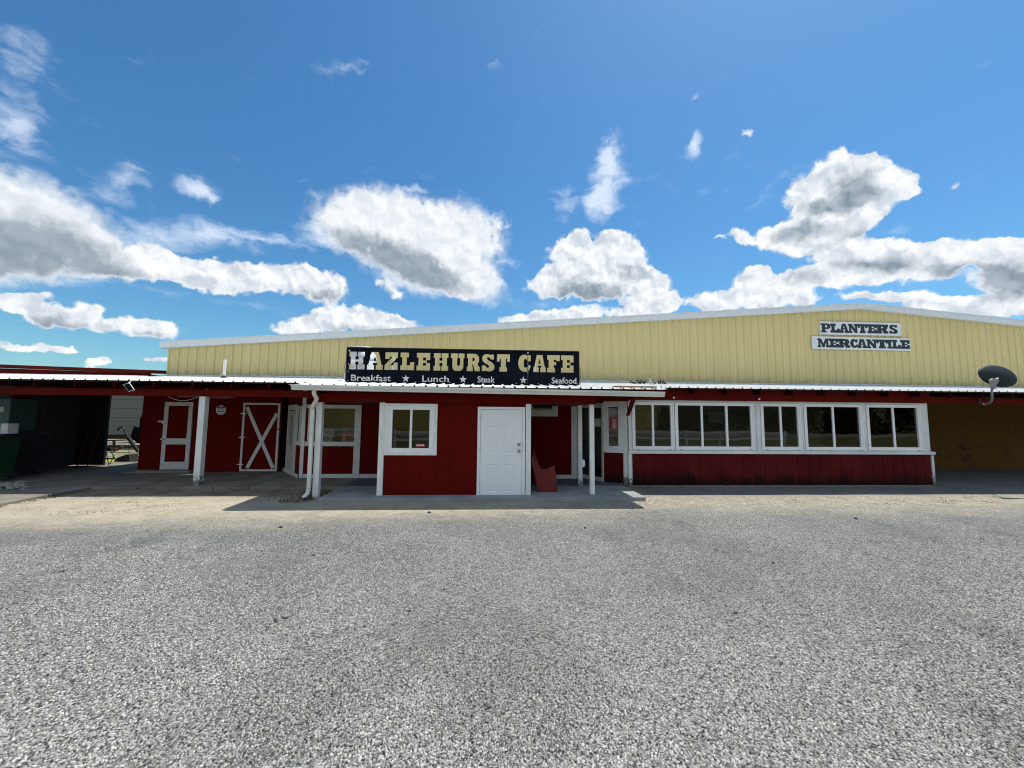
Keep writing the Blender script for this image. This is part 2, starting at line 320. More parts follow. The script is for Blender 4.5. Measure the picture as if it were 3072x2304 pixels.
def ground_mat():
    m, t, b = newmat('ground_gravel')
    o = t.node('ShaderNodeTexCoord').outputs['Object']
    s = t.node('ShaderNodeSeparateXYZ', {0: o}); X, Y = s.outputs[0], s.outputs[1]
    # stones: two voronoi scales, one cell = one stone with its own colour
    def stones(scale):
        warp = t.node('ShaderNodeTexNoise', {'Vector': o}); warp.inputs['Scale'].default_value = scale*.8; warp.inputs['Detail'].default_value = 2
        wv_ = t.node('ShaderNodeVectorMath', {0: warp.outputs['Color'], 'Scale': .5/scale}, operation='SCALE').outputs[0]
        p = t.node('ShaderNodeVectorMath', {0: o, 1: wv_}, operation='ADD').outputs[0]
        v = t.node('ShaderNodeTexVoronoi', {'Vector': p}); v.inputs['Scale'].default_value = scale
        e = t.node('ShaderNodeTexVoronoi', {'Vector': p}, feature='DISTANCE_TO_EDGE'); e.inputs['Scale'].default_value = scale
        val = t.node('ShaderNodeSeparateColor', {0: v.outputs['Color']})
        return val.outputs[0], val.outputs[1], e.outputs['Distance'], v.outputs['Distance']
    r1, r2, ed, dc = stones(100); q1, q2, qe, qd = stones(40)
    lum = t.node('ShaderNodeValToRGB', {0: r1}); cr = lum.color_ramp
    cr.elements[0].position = 0; cr.elements[0].color = (.025,.03,.04,1); cr.elements[1].position = 1; cr.elements[1].color = (.78,.765,.70,1)
    for p_, c_ in ((.22,(.10,.11,.12,1)),(.42,(.25,.26,.25,1)),(.72,(.45,.445,.41,1))):
        e_ = cr.elements.new(p_); e_.color = c_
    gcol = t.mix(t.ramp(r2, .4, 1, 0, .35), lum.outputs[0], (.34,.31,.25))
    gap = t.ramp(ed, .0, .10, .80, 0)
    gcol = t.mix(gap, gcol, (.03,.033,.038))
    patch = t.noise(o, .5, 5, .6); patch2 = t.noise(t.map(o, scale=(1,.45,1)), 1.6, 6, .65); gcol = t.mix(t.ramp(patch, .35, .7, .0, .35), gcol, (.10,.11,.12)); gcol = t.mix(t.ramp(patch2, .52, .72, .0, .45), gcol, (.065,.072,.085))
    # sand and dirt
    sn = t.noise(o, 2.2, 9, .7); sf = t.noise(o, 60, 5, .7); ss = t.noise(t.map(o, scale=(.5,2.0,1)), 3.5, 7, .7)
    sand = t.mix(t.ramp(sn, .3, .7), (.36,.315,.235), (.52,.465,.36))
    sand = t.mix(t.ramp(sf, .42, .72, 0, .6), sand, (.17,.14,.095)); sm = t.noise(o, 22, 5, .75); sand = t.mix(t.ramp(sm, .55, .75, 0, .5), sand, (.60,.55,.45))
    sand = t.mix(t.ramp(ss, .60, .72, 0, .6), sand, (.20,.155,.07))
    soil = t.mix(t.ramp(sn, .35, .65), (.085,.075,.05), (.22,.20,.14))
    bn_ = t.noise(t.map(o, scale=(.4,1,1)), .8, 7, .62); bfine = t.noise(o, 5, 6, .7)
    edge = t.math('ADD', t.math('MULTIPLY', t.math('SUBTRACT', bn_, .5), 2.2), t.math('MULTIPLY', t.math('SUBTRACT', bfine, .5), 1.5))
    lim = t.ramp(X, -8.0, 3.0, 6.7, 7.35); lim2 = t.ramp(X, -14, -7, -.6, 0)
    yy = t.math('ADD', t.math('SUBTRACT', t.math('SUBTRACT', Y, lim), lim2), edge)
    smask = t.ramp(yy, -.35, 1.35)
    # thinner sand on the right where chips show through
    chips = t.ramp(q1, .22, .42); rmask = t.math('MAXIMUM', t.ramp(X, -4.0, 4.0, .25, .62), t.math('MULTIPLY', t.ramp(X, 3.4, 4.2), t.ramp(Y, 9.2, 9.8, 0, 1)))
    chips = t.math('MAXIMUM', chips, t.math('MULTIPLY', t.ramp(X, 3.4, 4.2), t.ramp(Y, 9.2, 9.8, 0, 1)))
    smask = t.math('MULTIPLY', smask, t.math('SUBTRACT', 1.0, t.math('MULTIPLY', chips, rmask)))
    col = t.mix(smask, gcol, sand)
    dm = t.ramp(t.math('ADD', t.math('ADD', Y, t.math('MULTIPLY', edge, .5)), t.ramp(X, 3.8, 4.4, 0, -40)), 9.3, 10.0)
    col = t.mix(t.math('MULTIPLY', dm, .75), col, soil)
    # grass behind the camera and behind the building
    gn = t.noise(o, 3, 6, .7); grass = t.mix(gn, (.05,.07,.015), (.16,.17,.04))
    col = t.mix(t.ramp(Y, -18, -17.5, 1, 0), col, (.20,.19,.18)); gm = t.math('MAXIMUM', t.ramp(t.math('ADD', Y, edge), -26.0, -25.0, 1, 0), t.math('MULTIPLY', t.ramp(t.math('ADD', Y, edge), -6.0, -5.0, 1, 0), t.ramp(Y, -18.2, -17.6)))
    col = t.mix(gm, col, grass)
    gb = t.math('MULTIPLY', t.ramp(Y, 15.3, 15.6), t.ramp(Y, 17.4, 18.2, 1, 0))
    col = t.mix(gb, col, t.mix(gn, (.22,.24,.02), (.38,.38,.06)))
    far = t.ramp(Y, 30, 33); col = t.mix(far, col, grass)
    t.set(b.inputs['Base Color'], col); b.inputs['Roughness'].default_value = .9; b.inputs['Specular IOR Level'].default_value = .2
    dome = t.ramp(ed, 0, .22, 0, 1)
    h = t.math('MULTIPLY', dome, t.math('ADD', .4, r2))
    h = t.mix(smask, h, t.math('MULTIPLY', sf, .9))
    b1 = t.node('ShaderNodeBump', {'Height': h}); b1.inputs['Strength'].default_value = .9; b1.inputs['Distance'].default_value = .008
    b2 = t.node('ShaderNodeBump', {'Height': sn, 'Normal': b1.outputs[0]}); b2.inputs['Strength'].default_value = .5; b2.inputs['Distance'].default_value = .06
    t.set(b.inputs['Normal'], b2.outputs[0]); return m
M['ground'] = ground_mat()

def stone_mat():
    m, t, b = newmat('loose_stone')
    a = t.node('ShaderNodeAttribute', attribute_name='tone')
    t.set(b.inputs['Base Color'], a.outputs['Color']); b.inputs['Roughness'].default_value = .85; b.inputs['Specular IOR Level'].default_value = .25; return m
M['stone'] = stone_mat()
def leaf_mat(name, a, c2):
    m, t, b = newmat(name); o = t.node('ShaderNodeTexCoord').outputs['Object']
    t.set(b.inputs['Base Color'], t.mix(t.ramp(t.noise(o, 2.5, 4), .3, .7), a, c2)); b.inputs['Roughness'].default_value = .7; return m
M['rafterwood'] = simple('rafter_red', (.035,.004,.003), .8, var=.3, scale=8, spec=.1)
M['leaf'] = leaf_mat('foliage', (.03,.06,.015), (.07,.12,.03))
M['weed'] = leaf_mat('weed', (.09,.085,.03), (.20,.17,.07))

# ------------------------------------------------------------------ mesh helpers
class MB:
    def __init__(s): s.v = []; s.f = []
    def add(s, vs, fs):
        o = len(s.v); s.v += [tuple(p) for p in vs]; s.f += [tuple(i+o for i in f) for f in fs]; return s
    def box(s, x0, x1, y0, y1, z0, z1):
        if x0 > x1: x0, x1 = x1, x0
        if y0 > y1: y0, y1 = y1, y0
        if z0 > z1: z0, z1 = z1, z0
        return s.add([(x0,y0,z0),(x1,y0,z0),(x1,y1,z0),(x0,y1,z0),(x0,y0,z1),(x1,y0,z1),(x1,y1,z1),(x0,y1,z1)],
                     [(0,3,2,1),(4,5,6,7),(0,1,5,4),(1,2,6,5),(2,3,7,6),(3,0,4,7)])
    def hexa(s, p):   # 8 points: bottom ring 4, top ring 4
        return s.add(p, [(0,3,2,1),(4,5,6,7),(0,1,5,4),(1,2,6,5),(2,3,7,6),(3,0,4,7)])
    def prism(s, poly, d0, d1, ax='y'):
        "poly: list of 2D points; ax y -> poly is (x,z); ax x -> poly is (y,z); ax z -> (x,y)"
        n = len(poly)
        def P(p, d): return {'y': (p[0], d, p[1]), 'x': (d, p[0], p[1]), 'z': (p[0], p[1], d)}[ax]
        vs = [P(p, d0) for p in poly]+[P(p, d1) for p in poly]
        fs = [tuple(range(n)), tuple(range(2*n-1, n-1, -1))]+[(i, i+n, (i+1) % n+n, (i+1) % n) for i in range(n)]
        return s.add(vs, fs)
    def tube(s, pts, r, n=10, rect=None, cap=True):
        pts = [Vector(p) for p in pts]; rings = []; u = None
        for i, p in enumerate(pts):
            d = ((pts[i+1]-pts[i]) if i == 0 else (pts[i]-pts[i-1]) if i == len(pts)-1 else (pts[i+1]-pts[i]).normalized()+(pts[i]-pts[i-1]).normalized()).normalized()
            if u is None:
                ref = Vector((0,1,0)) if abs(d.y) < .9 else Vector((1,0,0)); u = (ref-d*ref.dot(d)).normalized()
            else: u = (u-d*u.dot(d)).normalized()
            v_ = d.cross(u); rr = r[i] if isinstance(r, (list, tuple)) else r
            if rect: ring = [p+u*a*rect[1]/2+v_*b_*rect[0]/2 for a, b_ in ((-1,-1),(-1,1),(1,1),(1,-1))]
            else: ring = [p+u*math.cos(2*math.pi*k/n)*rr+v_*math.sin(2*math.pi*k/n)*rr for k in range(n)]
            rings.append(ring)
        m = len(rings[0]); o = [q for rg in rings for q in rg]; fs = []
        for i in range(len(rings)-1):
            for k in range(m): fs.append((i*m+k, i*m+(k+1) % m, (i+1)*m+(k+1) % m, (i+1)*m+k))
        if cap: fs += [tuple(range(m-1, -1, -1)), tuple((len(rings)-1)*m+k for k in range(m))]
        return s.add(o, fs)
    def lathe(s, prof, cx, cy, n=24):   # prof: (r, z)
        vs = [(cx+r*math.cos(2*math.pi*k/n), cy+r*math.sin(2*math.pi*k/n), z) for r, z in prof for k in range(n)]
        fs = [(i*n+k, i*n+(k+1) % n, (i+1)*n+(k+1) % n, (i+1)*n+k) for i in range(len(prof)-1) for k in range(n)]
        return s.add(vs, fs)
    def wall_lap(s, *a): return s
    def obj(s, name, mat, parent=None, bevel=0, smooth=False):
        me = bpy.data.meshes.new(name); me.from_pydata(s.v, [], s.f); me.update()
        me.materials.append(M[mat] if isinstance(mat, str) else mat)
        if smooth:
            for p in me.polygons: p.use_smooth = True
        o = bpy.data.objects.new(name, me); C.objects.link(o)
        if parent: o.parent = parent; o.matrix_parent_inverse = Matrix.Translation(-world_loc(parent))
        if bevel:
            b = o.modifiers.new('bevel', 'BEVEL'); b.width = bevel; b.segments = 2; b.limit_method = 'ANGLE'; b.harden_normals = False
        return o
def world_loc(o):
    v = Vector(o.location)
    if o.parent: v = Vector((0,0,0)) if o.type == 'MESH' else v
    return v if o.type != 'MESH' else Vector((0,0,0))
def tag(o, label=None, cat=None, group=None, kind=None):
    if label: o['label'] = label
    if cat: o['category'] = cat
    if group: o['group'] = group
    if kind: o['kind'] = kind
    return o
def thing(name, label, cat, loc=(0,0,0), group=None):
    o = bpy.data.objects.new(name, None); C.objects.link(o); o.location = loc; o.empty_display_size = .2
    return tag(o, label, cat, group)
def sub(o): return o
def B(*a): return MB().box(*a)
def struct(o): o['kind'] = 'structure'; return o

# ------------------------------------------------------------------ ground
g = MB()
xs = [-600,-60,-24,-12,-6,-3,0,3,6,12,24,60,600]; ys = [-600,-60,-20,-6,0,2,4,6,8,10,12,16,30,60,600]
vs = [(x, y, 0) for y in ys for x in xs]; nx = len(xs)
g.add(vs, [(j*nx+i, j*nx+i+1, (j+1)*nx+i+1, (j+1)*nx+i) for j in range(len(ys)-1) for i in range(nx-1)])
struct(g.obj('ground', 'ground'))

# slabs
struct(MB().box(-3.82, 3.66, 8.98, 10.515, -.05, .09).obj('porch_slab', 'slab', bevel=.012))
struct(MB().box(-3.82, 3.66, 10.523, 14.4, -.05, .086).obj('entrance_floor', 'step'))
sl = MB()
xw = [-10.02, -8.9, -7.9, -7.05, -6.2, -5.35, -4.6, -3.835]
for i in range(len(xw)-1):
    sl.box(xw[i]+.006, xw[i+1]-.006, 10.45+.03*math.sin(i*2.1), 11.7, -.05, .075+.004*(i % 2))
    sl.box(xw[i]+.006, xw[i+1]-.006, 11.712, 14.5, -.05, .078+.003*((i+1) % 2))
struct(sl.obj('walkway_slab', 'oldslab', bevel=.012))
sl = MB()
for i in range(4): sl.box(-18, -10.11, 6.3+i*2.1, 8.388+i*2.1, -.05, .055+.006*(i % 2))
sl.box(-18, -11.8, 14.72, 16.0, -.05, .05)
struct(sl.obj('driveway_slab', 'oldslab', bevel=.015))

# ------------------------------------------------------------------ big cream steel building
BL = 14.55; XL, XR, XP = -11.72, 41.7, 15.0
def ztop(x): return 4.32+(6.42-4.32)*(x-XL)/(XP-XL) if x < XP else 6.42-(x-XP)*(6.42-4.32)/(XP-XL)
mb_ = thing('metal_building', 'long cream ribbed steel building with low gable and white rake trim behind the cafe', 'building', (15, BL, 0))
def ribbed(x0, x1, z0, zt, y, per, rib, face=-1):
    pr = []; x = x0
    while x < x1:
        for dx, dy in ((0,0),(.02,rib),(.055,rib),(.075,0),(.16,0),(.165,.006),(.178,.006),(.183,0),(.235,0),(.24,.006),(.253,.006),(.258,0)):
            pr.append((min(x+dx, x1), y+face*dy))
        x += per
    pr.append((x1, y)); m = MB(); vs = []
    for (px, py) in pr: vs += [(px, py, z0), (px, py, zt(px))]
    m.add(vs, [(2*i, 2*i+2, 2*i+3, 2*i+1) for i in range(len(pr)-1) if pr[i+1][0] > pr[i][0]-1e-6]); return m
ribbed(XL, XR, 3.30, lambda x: ztop(x)-.02, BL, .315, .042).obj('siding', 'siding', mb_)
MB().box(XL, XR, BL+.02, BL+.2, 0, 3.30).obj('brick_wall', 'brick', mb_)
for xx in (XL-.02, XR): MB().box(xx, xx+.02, BL, 48, 0, 4.28).obj('side_wall', 'siding', mb_)
m = MB(); ov = .16
for (a, b_) in ((XL-.2, XP), (XP, XR+.2)):
    za, zb = ztop(a), ztop(b_)
    m.hexa([(a,BL-ov,za-.02),(b_,BL-ov,zb-.02),(b_,BL+.02,zb-.02),(a,BL+.02,za-.02),(a,BL-ov,za+.21),(b_,BL-ov,zb+.21),(b_,BL+.02,zb+.21),(a,BL+.02,za+.21)])
    # rolled top lip
    m.hexa([(a,BL-ov-.02,za+.19),(b_,BL-ov-.02,zb+.19),(b_,BL-ov-.001,zb+.19),(a,BL-ov-.001,za+.19),(a,BL-ov-.02,za+.222),(b_,BL-ov-.02,zb+.222),(b_,BL-ov-.001,zb+.222),(a,BL-ov-.001,za+.222)])
for xj in (-8.1, -3.3, 1.5, 6.3, 10.9):     # lap joints
    z = ztop(xj); m.box(xj, xj+.03, BL-ov-.006, BL-ov-.001, z-.018, z+.19)
m.box(XP-.25, XP+.55, BL-ov-.012, BL-ov-.001, ztop(XP)-.02, ztop(XP)+.19)
m.obj('rake_trim', 'signwhite', mb_)
m = MB()
for (a, b_) in ((XL-.2, XP), (XP, XR+.2)):
    za, zb = ztop(a)+.2, ztop(b_)+.2
    m.hexa([(a,BL+.03,za-.03),(b_,BL+.03,zb-.03),(b_,48,zb-.03),(a,48,za-.03),(a,BL+.03,za),(b_,BL+.03,zb),(b_,48,zb),(a,48,za)])
m.obj('roof', 'roof', mb_)
m = MB(); x = XL; k = 0
while x < 30:
    L = 3.05; dz = .012*math.sin(k*1.7); m.box(x, x+L-.01, BL-.075-.004*(k % 2), BL-.032, 3.285+dz, 3.335+dz)
    m.hexa([(x,BL-.34,3.258),(x+L,BL-.34,3.258),(x+L,BL-.04,3.275),(x,BL-.04,3.275),(x,BL-.34,3.268),(x+L,BL-.34,3.268),(x+L,BL-.04,3.31+dz),(x,BL-.04,3.31+dz)]); x += L; k += 1
m.obj('flashing', 'galv', mb_)

# ------------------------------------------------------------------ cafe building (red lean-to)
cafe = thing('cafe_building', 'low barn red cafe lean-to with white trim, porch posts and white metal roof', 'building', (0, 9.3, 0))
def zroof(y): return 2.775+.1155*(y-10.33)
XG0, XG1 = -4.47, 4.13
def roof_start(x): return 8.93 if XG0 <= x <= XG1 else 10.32
m = MB(); per = .258; x = -19.0; 
while x < 30:
    pts = [(0,0),(.1,0),(.105,.006),(.115,.006),(.12,0),(.198,0),(.214,.036),(.236,.036),(.252,0),(.258,0)]
    y0 = roof_start(x+.1)+.012*math.sin(x*3.1)
    for i in range(len(pts)-1):
        (a, ha), (b_, hb) = pts[i], pts[i+1]
        y9 = 14.4 if x > -11.9 else 14.9; m.add([(x+a,y0,zroof(y0)+ha),(x+b_,y0,zroof(y0)+hb),(x+b_,y9,zroof(y9)+hb),(x+a,y9,zroof(y9)+ha)], [(0,1,2,3)])
    x += per
m.obj('porch_roof', 'roof', cafe)
# deck boards under the sheets so the underside reads as timber
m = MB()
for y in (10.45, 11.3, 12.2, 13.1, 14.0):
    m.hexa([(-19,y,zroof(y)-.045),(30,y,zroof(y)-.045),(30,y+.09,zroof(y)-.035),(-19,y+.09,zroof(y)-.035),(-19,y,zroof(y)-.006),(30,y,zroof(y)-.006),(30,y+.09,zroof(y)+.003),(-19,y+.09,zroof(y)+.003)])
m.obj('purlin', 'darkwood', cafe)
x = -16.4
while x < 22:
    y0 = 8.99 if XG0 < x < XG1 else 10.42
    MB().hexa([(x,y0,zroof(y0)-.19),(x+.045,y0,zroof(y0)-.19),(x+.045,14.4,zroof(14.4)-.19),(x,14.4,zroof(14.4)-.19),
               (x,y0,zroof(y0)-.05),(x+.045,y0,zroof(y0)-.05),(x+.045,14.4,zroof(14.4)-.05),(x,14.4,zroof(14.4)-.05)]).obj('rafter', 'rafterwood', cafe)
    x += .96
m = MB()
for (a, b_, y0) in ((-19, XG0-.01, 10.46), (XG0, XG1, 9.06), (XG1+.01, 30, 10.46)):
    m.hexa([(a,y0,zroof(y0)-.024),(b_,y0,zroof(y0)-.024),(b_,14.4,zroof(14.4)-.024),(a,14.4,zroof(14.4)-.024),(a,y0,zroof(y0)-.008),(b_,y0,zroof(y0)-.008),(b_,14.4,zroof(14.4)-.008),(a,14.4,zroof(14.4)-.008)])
m.obj('bounce_stop_deck', 'darkwood', cafe)  # dark deck added to cut light bouncing off the roof underside into the porch
# beams and fascia
MB().box(-18.5, -4.13, 10.70, 10.79, 2.40, 2.585).obj('porch_beam', 'redbeam', cafe, bevel=.006)
MB().box(13.05, 30, 10.70, 10.79, 2.43, 2.60).obj('porch_beam', 'redbeam', cafe, bevel=.006)
# window wall head board
MB().box(3.94, 13.045, 10.70, 10.80, 2.445, 2.79).obj('head_board', 'redbeam', cafe, bevel=.006)
MB().box(2.58, 3.93, 10.72, 10.80, 2.40, 2.79).obj('head_board', 'redbeam', cafe, bevel=.006)
MB().box(-4.12, 2.57, 9.23, 9.30, 2.25, 2.512).obj('fascia_board', 'red', cafe, bevel=.005)
# soffit of the porch front
MB().box(-4.12, 2.57, 9.305, 9.35, 2.255, 2.60).obj('fascia_backing', 'darkwood', cafe)
m = MB(); m.box(-4.1, -4.06, 9.36, 10.69, 2.42, 2.60); m.obj('side_fascia', 'redbeam', cafe)
m = MB(); m.box(2.53, 2.57, 9.36, 10.71, 2.28, 2.60); m.obj('side_fascia', 'redbeam', cafe)
# gutter
def gutter():
    prof = [(0,0),(0,.075),(-.012,.09),(-.028,.098),(-.03,.118),(-.022,.118),(-.022,.104),(-.006,.094),(.008,.078),(.008,.008),(.115,.008),(.115,.118),(.123,.118),(.123,0)]
    # open K-style trough drawn as a closed profile
    pl = [(0,0),(-.012,.045),(-.034,.07),(-.036,.122),(-.026,.122),(-.025,.076),(-.004,.052),(.008,.01),(.112,.01),(.112,.126),(.12,.126),(.12,0)]
    m = MB(); n = len(pl); y = 8.90; z = 2.492
    segs = [(XG0, -1.5), (-1.5, 1.32), (1.32, XG1)]
    for a, b_ in segs:
        za = z+ .012*(0 if a < 0 else -1)*0
        def zz(xx): return 2.497-.0072*(xx-XG0)
        vs = [(a, y+p[0], zz(a)+p[1]) for p in pl]+[(b_, y+p[0], zz(b_)+p[1]) for p in pl]
        m.add(vs, [(i, (i+1) % n, (i+1) % n+n, i+n) for i in range(n)]+[tuple(range(n-1,-1,-1)), tuple(range(n, 2*n))])
    for xj in (XG0+.003, XG1-.003): m.box(xj-.004, xj+.004, y+.001, y+.115, zz(xj), zz(xj)+.115)
    for xj in (-1.5, 1.32): m.box(xj-.02, xj+.02, y-.0395, y-.0345, zz(xj)+.075, zz(xj)+.12); 
    return m.obj('gutter', 'gutter', cafe)
gut = gutter()
MB().box(2.95, 4.0, 9.02, 9.12, 2.665, 2.695).obj('loose_board', 'chairwood', cafe)

# posts
def post(px0, px1, py, y0, zb, zt, mat='white', d=.13, name='post'):
    x0, x1 = AX(px0, y0, py), AX(px1, y0, py)
    return MB().box(x0, x1, y0, y0+d, zb, zt).obj(name, mat, cafe, bevel=.005)
MB().box(-4.10, -3.965, 9.24+.11, 9.24+.24, 0, 2.245).obj('post', 'white', cafe, bevel=.005)      # front left
MB().box(2.435, 2.545, 9.315, 9.425, .09, 2.262).obj('post', 'white', cafe, bevel=.005)           # front right
MB().box(2.39, 2.505, 10.39, 10.505, .09, 2.6).obj('post', 'peel', cafe, bevel=.005)              # inner
lp = MB().box(-7.72, -7.56, 10.665, 10.825, 0.01, 2.398).obj('post', 'peel', cafe, bevel=.006)
lp['label'] = 'weathered left porch post with peeling white paint and rotten foot'
MB().box(-12.95, -12.82, 10.68, 10.81, 0.05, 2.398).obj('post', 'redbeam', cafe, bevel=.006)
MB().box(-17.0, -16.85, 10.68, 10.81, 0.05, 2.398).obj('post', 'redbeam', cafe, bevel=.006)
for xx in (17.6, 22.2): MB().box(xx, xx+.12, 10.69, 10.80, 0, 2.428).obj('post', 'redbeam', cafe, bevel=.006)
# outlet box on inner post
MB().prism([(2.505,.60),(2.55,.60),(2.575,.63),(2.575,.76),(2.55,.79),(2.505,.79)], 10.40, 10.49).obj('outlet_box', 'vinyl', cafe, bevel=.004)
# brace in front of window wall corner
x0, z0 = at(1888, 1236, 10.3); x1_, z1_ = at(1905, 1192, 10.3)
bx0, bz0 = at(1884, 1247, 10.45); bx1, bz1 = at(1908, 1183, 10.45)
m = MB(); m.hexa([(bx0-.045,10.40,bz0),(bx0+.035,10.40,bz0),(bx0+.035,10.50,bz0),(bx0-.045,10.50,bz0),(bx1-.05,10.40,bz1+.1),(bx1+.07,10.40,bz1+.1),(bx1+.07,10.50,bz1+.1),(bx1-.05,10.50,bz1+.1)])
m.obj('brace', 'redbeam', cafe, bevel=.004)

# downspout
def dsx(px, py, D): return at(px, py, D)[0]
ds = MB()
x_a = at(945, 1173, 9.0)[0]; x_b = -4.145
ds.tube([(x_a,8.965,2.50),(x_a,8.965,2.42),(x_a+.03,9.05,2.30),(x_b-.0,9.22,2.12),(x_b,9.275,2.06),(x_b,9.275,.26),(x_b-.01,9.25,.14),(x_b-.05,9.14,.055)], 0, rect=(.082,.058))
dso = ds.obj('downspout', 'gutter', cafe, bevel=.004)
for zc in (1.50, .25): MB().box(-4.19, -4.08, 9.242, 9.2445, zc, zc+.022).obj('strap', 'steel', dso)
MB().box(-4.175, -4.105, 9.104, 9.112, .028, .08).obj('spout_mouth', 'black', dso)

# board-and-groove wall builder (facing -Y)
def boards(x0, x1, y, z0, z1, per, mat, name='wall', gap=.007, holes=(), parent=cafe, th=.03, off=0.0):
    m = MB(); x = x0; xsl = [x0]
    x = x0+off if off else x0+per
    while x < x1-.02: xsl.append(x); x += per
    xsl.append(x1)
    cuts = []
    for i in range(len(xsl)-1):
        a, b_ = xsl[i]+gap/2, xsl[i+1]-gap/2
        pieces = [(a, b_, z0, z1)]
        for (hx0, hx1, hz0, hz1) in holes:
            nw = []
            for (pa, pb, pz0, pz1) in pieces:
                if hx1 <= pa or hx0 >= pb or hz1 <= pz0 or hz0 >= pz1: nw.append((pa, pb, pz0, pz1)); continue
                if pa < hx0: nw.append((pa, hx0, pz0, pz1))
                if pb > hx1: nw.append((hx1, pb, pz0, pz1))
                ca, cb = max(pa, hx0), min(pb, hx1)
                if pz0 < hz0: nw.append((ca, cb, pz0, hz0))
                if pz1 > hz1: nw.append((ca, cb, hz1, pz1))
            pieces = nw
        for (pa, pb, pz0, pz1) in pieces: m.box(pa, pb, y, y+th, pz0, pz1)
    # backing just behind the grooves
    pieces = [(x0, x1, z0, z1)]
    for (hx0, hx1, hz0, hz1) in holes:
        nw = []
        for (pa, pb, pz0, pz1) in pieces:
            if hx1 <= pa or hx0 >= pb or hz1 <= pz0 or hz0 >= pz1: nw.append((pa, pb, pz0, pz1)); continue
            if pa < hx0: nw.append((pa, hx0, pz0, pz1))
            if pb > hx1: nw.append((hx1, pb, pz0, pz1))
            ca, cb = max(pa, hx0), min(pb, hx1)
            if pz0 < hz0: nw.append((ca, cb, pz0, hz0))
            if pz1 > hz1: nw.append((ca, cb, hz1, pz1))
        pieces = nw
    for (pa, pb, pz0, pz1) in pieces: m.box(pa, pb, y+.010, y+th+.05, pz0, pz1)
    return m.obj(name, mat, parent)

# window: frame + panes
def window(x0, x1, z0, z1, y, npane, fr=.075, mull=.055, mat='vinyl', casing=None, cm='white', depth=.05, label=None, widths=None, parent=cafe):
    m = MB()
    m.box(x0, x1, y-.02, y+depth, z0, z0+fr); m.box(x0, x1, y-.02, y+depth, z1-fr*.85, z1)
    m.box(x0, x0+fr, y-.02, y+depth, z0+fr, z1-fr*.85); m.box(x1-fr, x1, y-.02, y+depth, z0+fr, z1-fr*.85)
    # outer step of the profile
    s = fr*.38
    m.box(x0-.006, x1+.006, y-.03, y-.0205, z0-.006, z0+s); m.box(x0-.006, x1+.006, y-.03, y-.0205, z1-s, z1+.006)
    m.box(x0-.006, x0+s, y-.03, y-.0205, z0+s, z1-s); m.box(x1-s, x1+.006, y-.03, y-.0205, z0+s, z1-s)
    xi0, xi1 = x0+fr, x1-fr; wd = widths or [1/npane]*npane; tot = xi1-xi0-mull*(npane-1); x = xi0; spans = []
    for i in range(npane):
        x2 = x+tot*wd[i]; spans.append((x, x2))
        if i < npane-1: m.box(x2, x2+mull, y-.012, y+depth-.01, z0+fr, z1-fr*.85)
        x = x2+mull
    wo = m.obj('window', mat, parent, bevel=.004)
    if label: wo['label'] = label
    for i, (a, b_) in enumerate(spans):
        yy = y+.012+(.018 if i % 2 else 0)
        MB().add([(a,yy,z0+fr),(b_,yy,z0+fr),(b_,yy,z1-fr*.85),(a,yy,z1-fr*.85)], [(0,1,2,3)]).obj('pane', 'glass', wo)
    if casing:
        l, r_, t_, b_ = casing; c = MB()
        c.box(x0-l, x1+r_, y-.038, y-.001, z1+.007, z1+t_); c.box(x0-l, x1+r_, y-.038, y-.001, z0-b_, z0-.007)
        c.box(x0-l, x0-.007, y-.038, y-.001, z0-.007, z1+.007); c.box(x1+.007, x1+r_, y-.038, y-.001, z0-.007, z1+.007)
        c.obj('casing', cm, wo, bevel=.004)
    return wo

# ---- box room with the white door
BX0, BX1 = -2.475, .86
FY = 9.30
wx0, wx1, wz0, wz1 = -2.385, -1.35, 1.10, 2.15       # window unit
boards(BX0, BX1, FY, .02, 2.252, .352, 'red', holes=[(wx0+.02, wx1-.02, wz0+.02, wz1-.02), (-.235, .79, .0, 2.12)], off=.13)
boards(BX0, BX1, FY+2.2, .09, 2.3, .4, 'interior', name='back_wall')
for xx in (BX0, BX1-.08): MB().box(xx, xx+.08, FY+.08, 11.75, .02, 2.6).obj('side_wall', 'red', cafe)
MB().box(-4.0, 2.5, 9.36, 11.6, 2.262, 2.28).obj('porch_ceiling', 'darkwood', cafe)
wA = window(-2.405, -1.335, 1.075, 2.165, FY-.0, 2, fr=.10, mull=.052, casing=(.085,.085,.06,.065), label='front sliding window beside the white door')
MB().box(-2.605, BX0-.002, FY-.045, FY+.08, .0, 2.246).obj('corner_trim', 'white', cafe, bevel=.004)
MB().box(BX1+.002, .985, FY-.045, FY+.08, .0, 2.246).obj('corner_trim', 'white', cafe, bevel=.004)
# sale sticker in window
sx0, sz0 = at(1247, 1340, FY); sx1, sz1 = at(1275, 1331, FY)
st = MB().box(sx0, sx1, FY-.004, FY+.002, sz0, sz1).obj('sticker', 'papred', wA)
MB().box(sx0+.02, sx1-.02, FY-.0065, FY-.0045, sz0+.02, sz1-.022).obj('print', 'paper', st)

# white six-panel door
dx0, dx1, dz0, dz1 = -.222, .776, .055, 2.10
fr = MB(); fr.box(-.295, dx0-.004, FY-.035, FY+.07, .02, dz1+.005); fr.box(dx1+.004, .847, FY-.035, FY+.07, .02, dz1+.005); fr.box(-.295, .847, FY-.035, FY+.07, dz1+.006, 2.168)
fr.box(dx0-.003, dx1+.003, FY-.045, FY+.07, .012, .045)
door = MB()
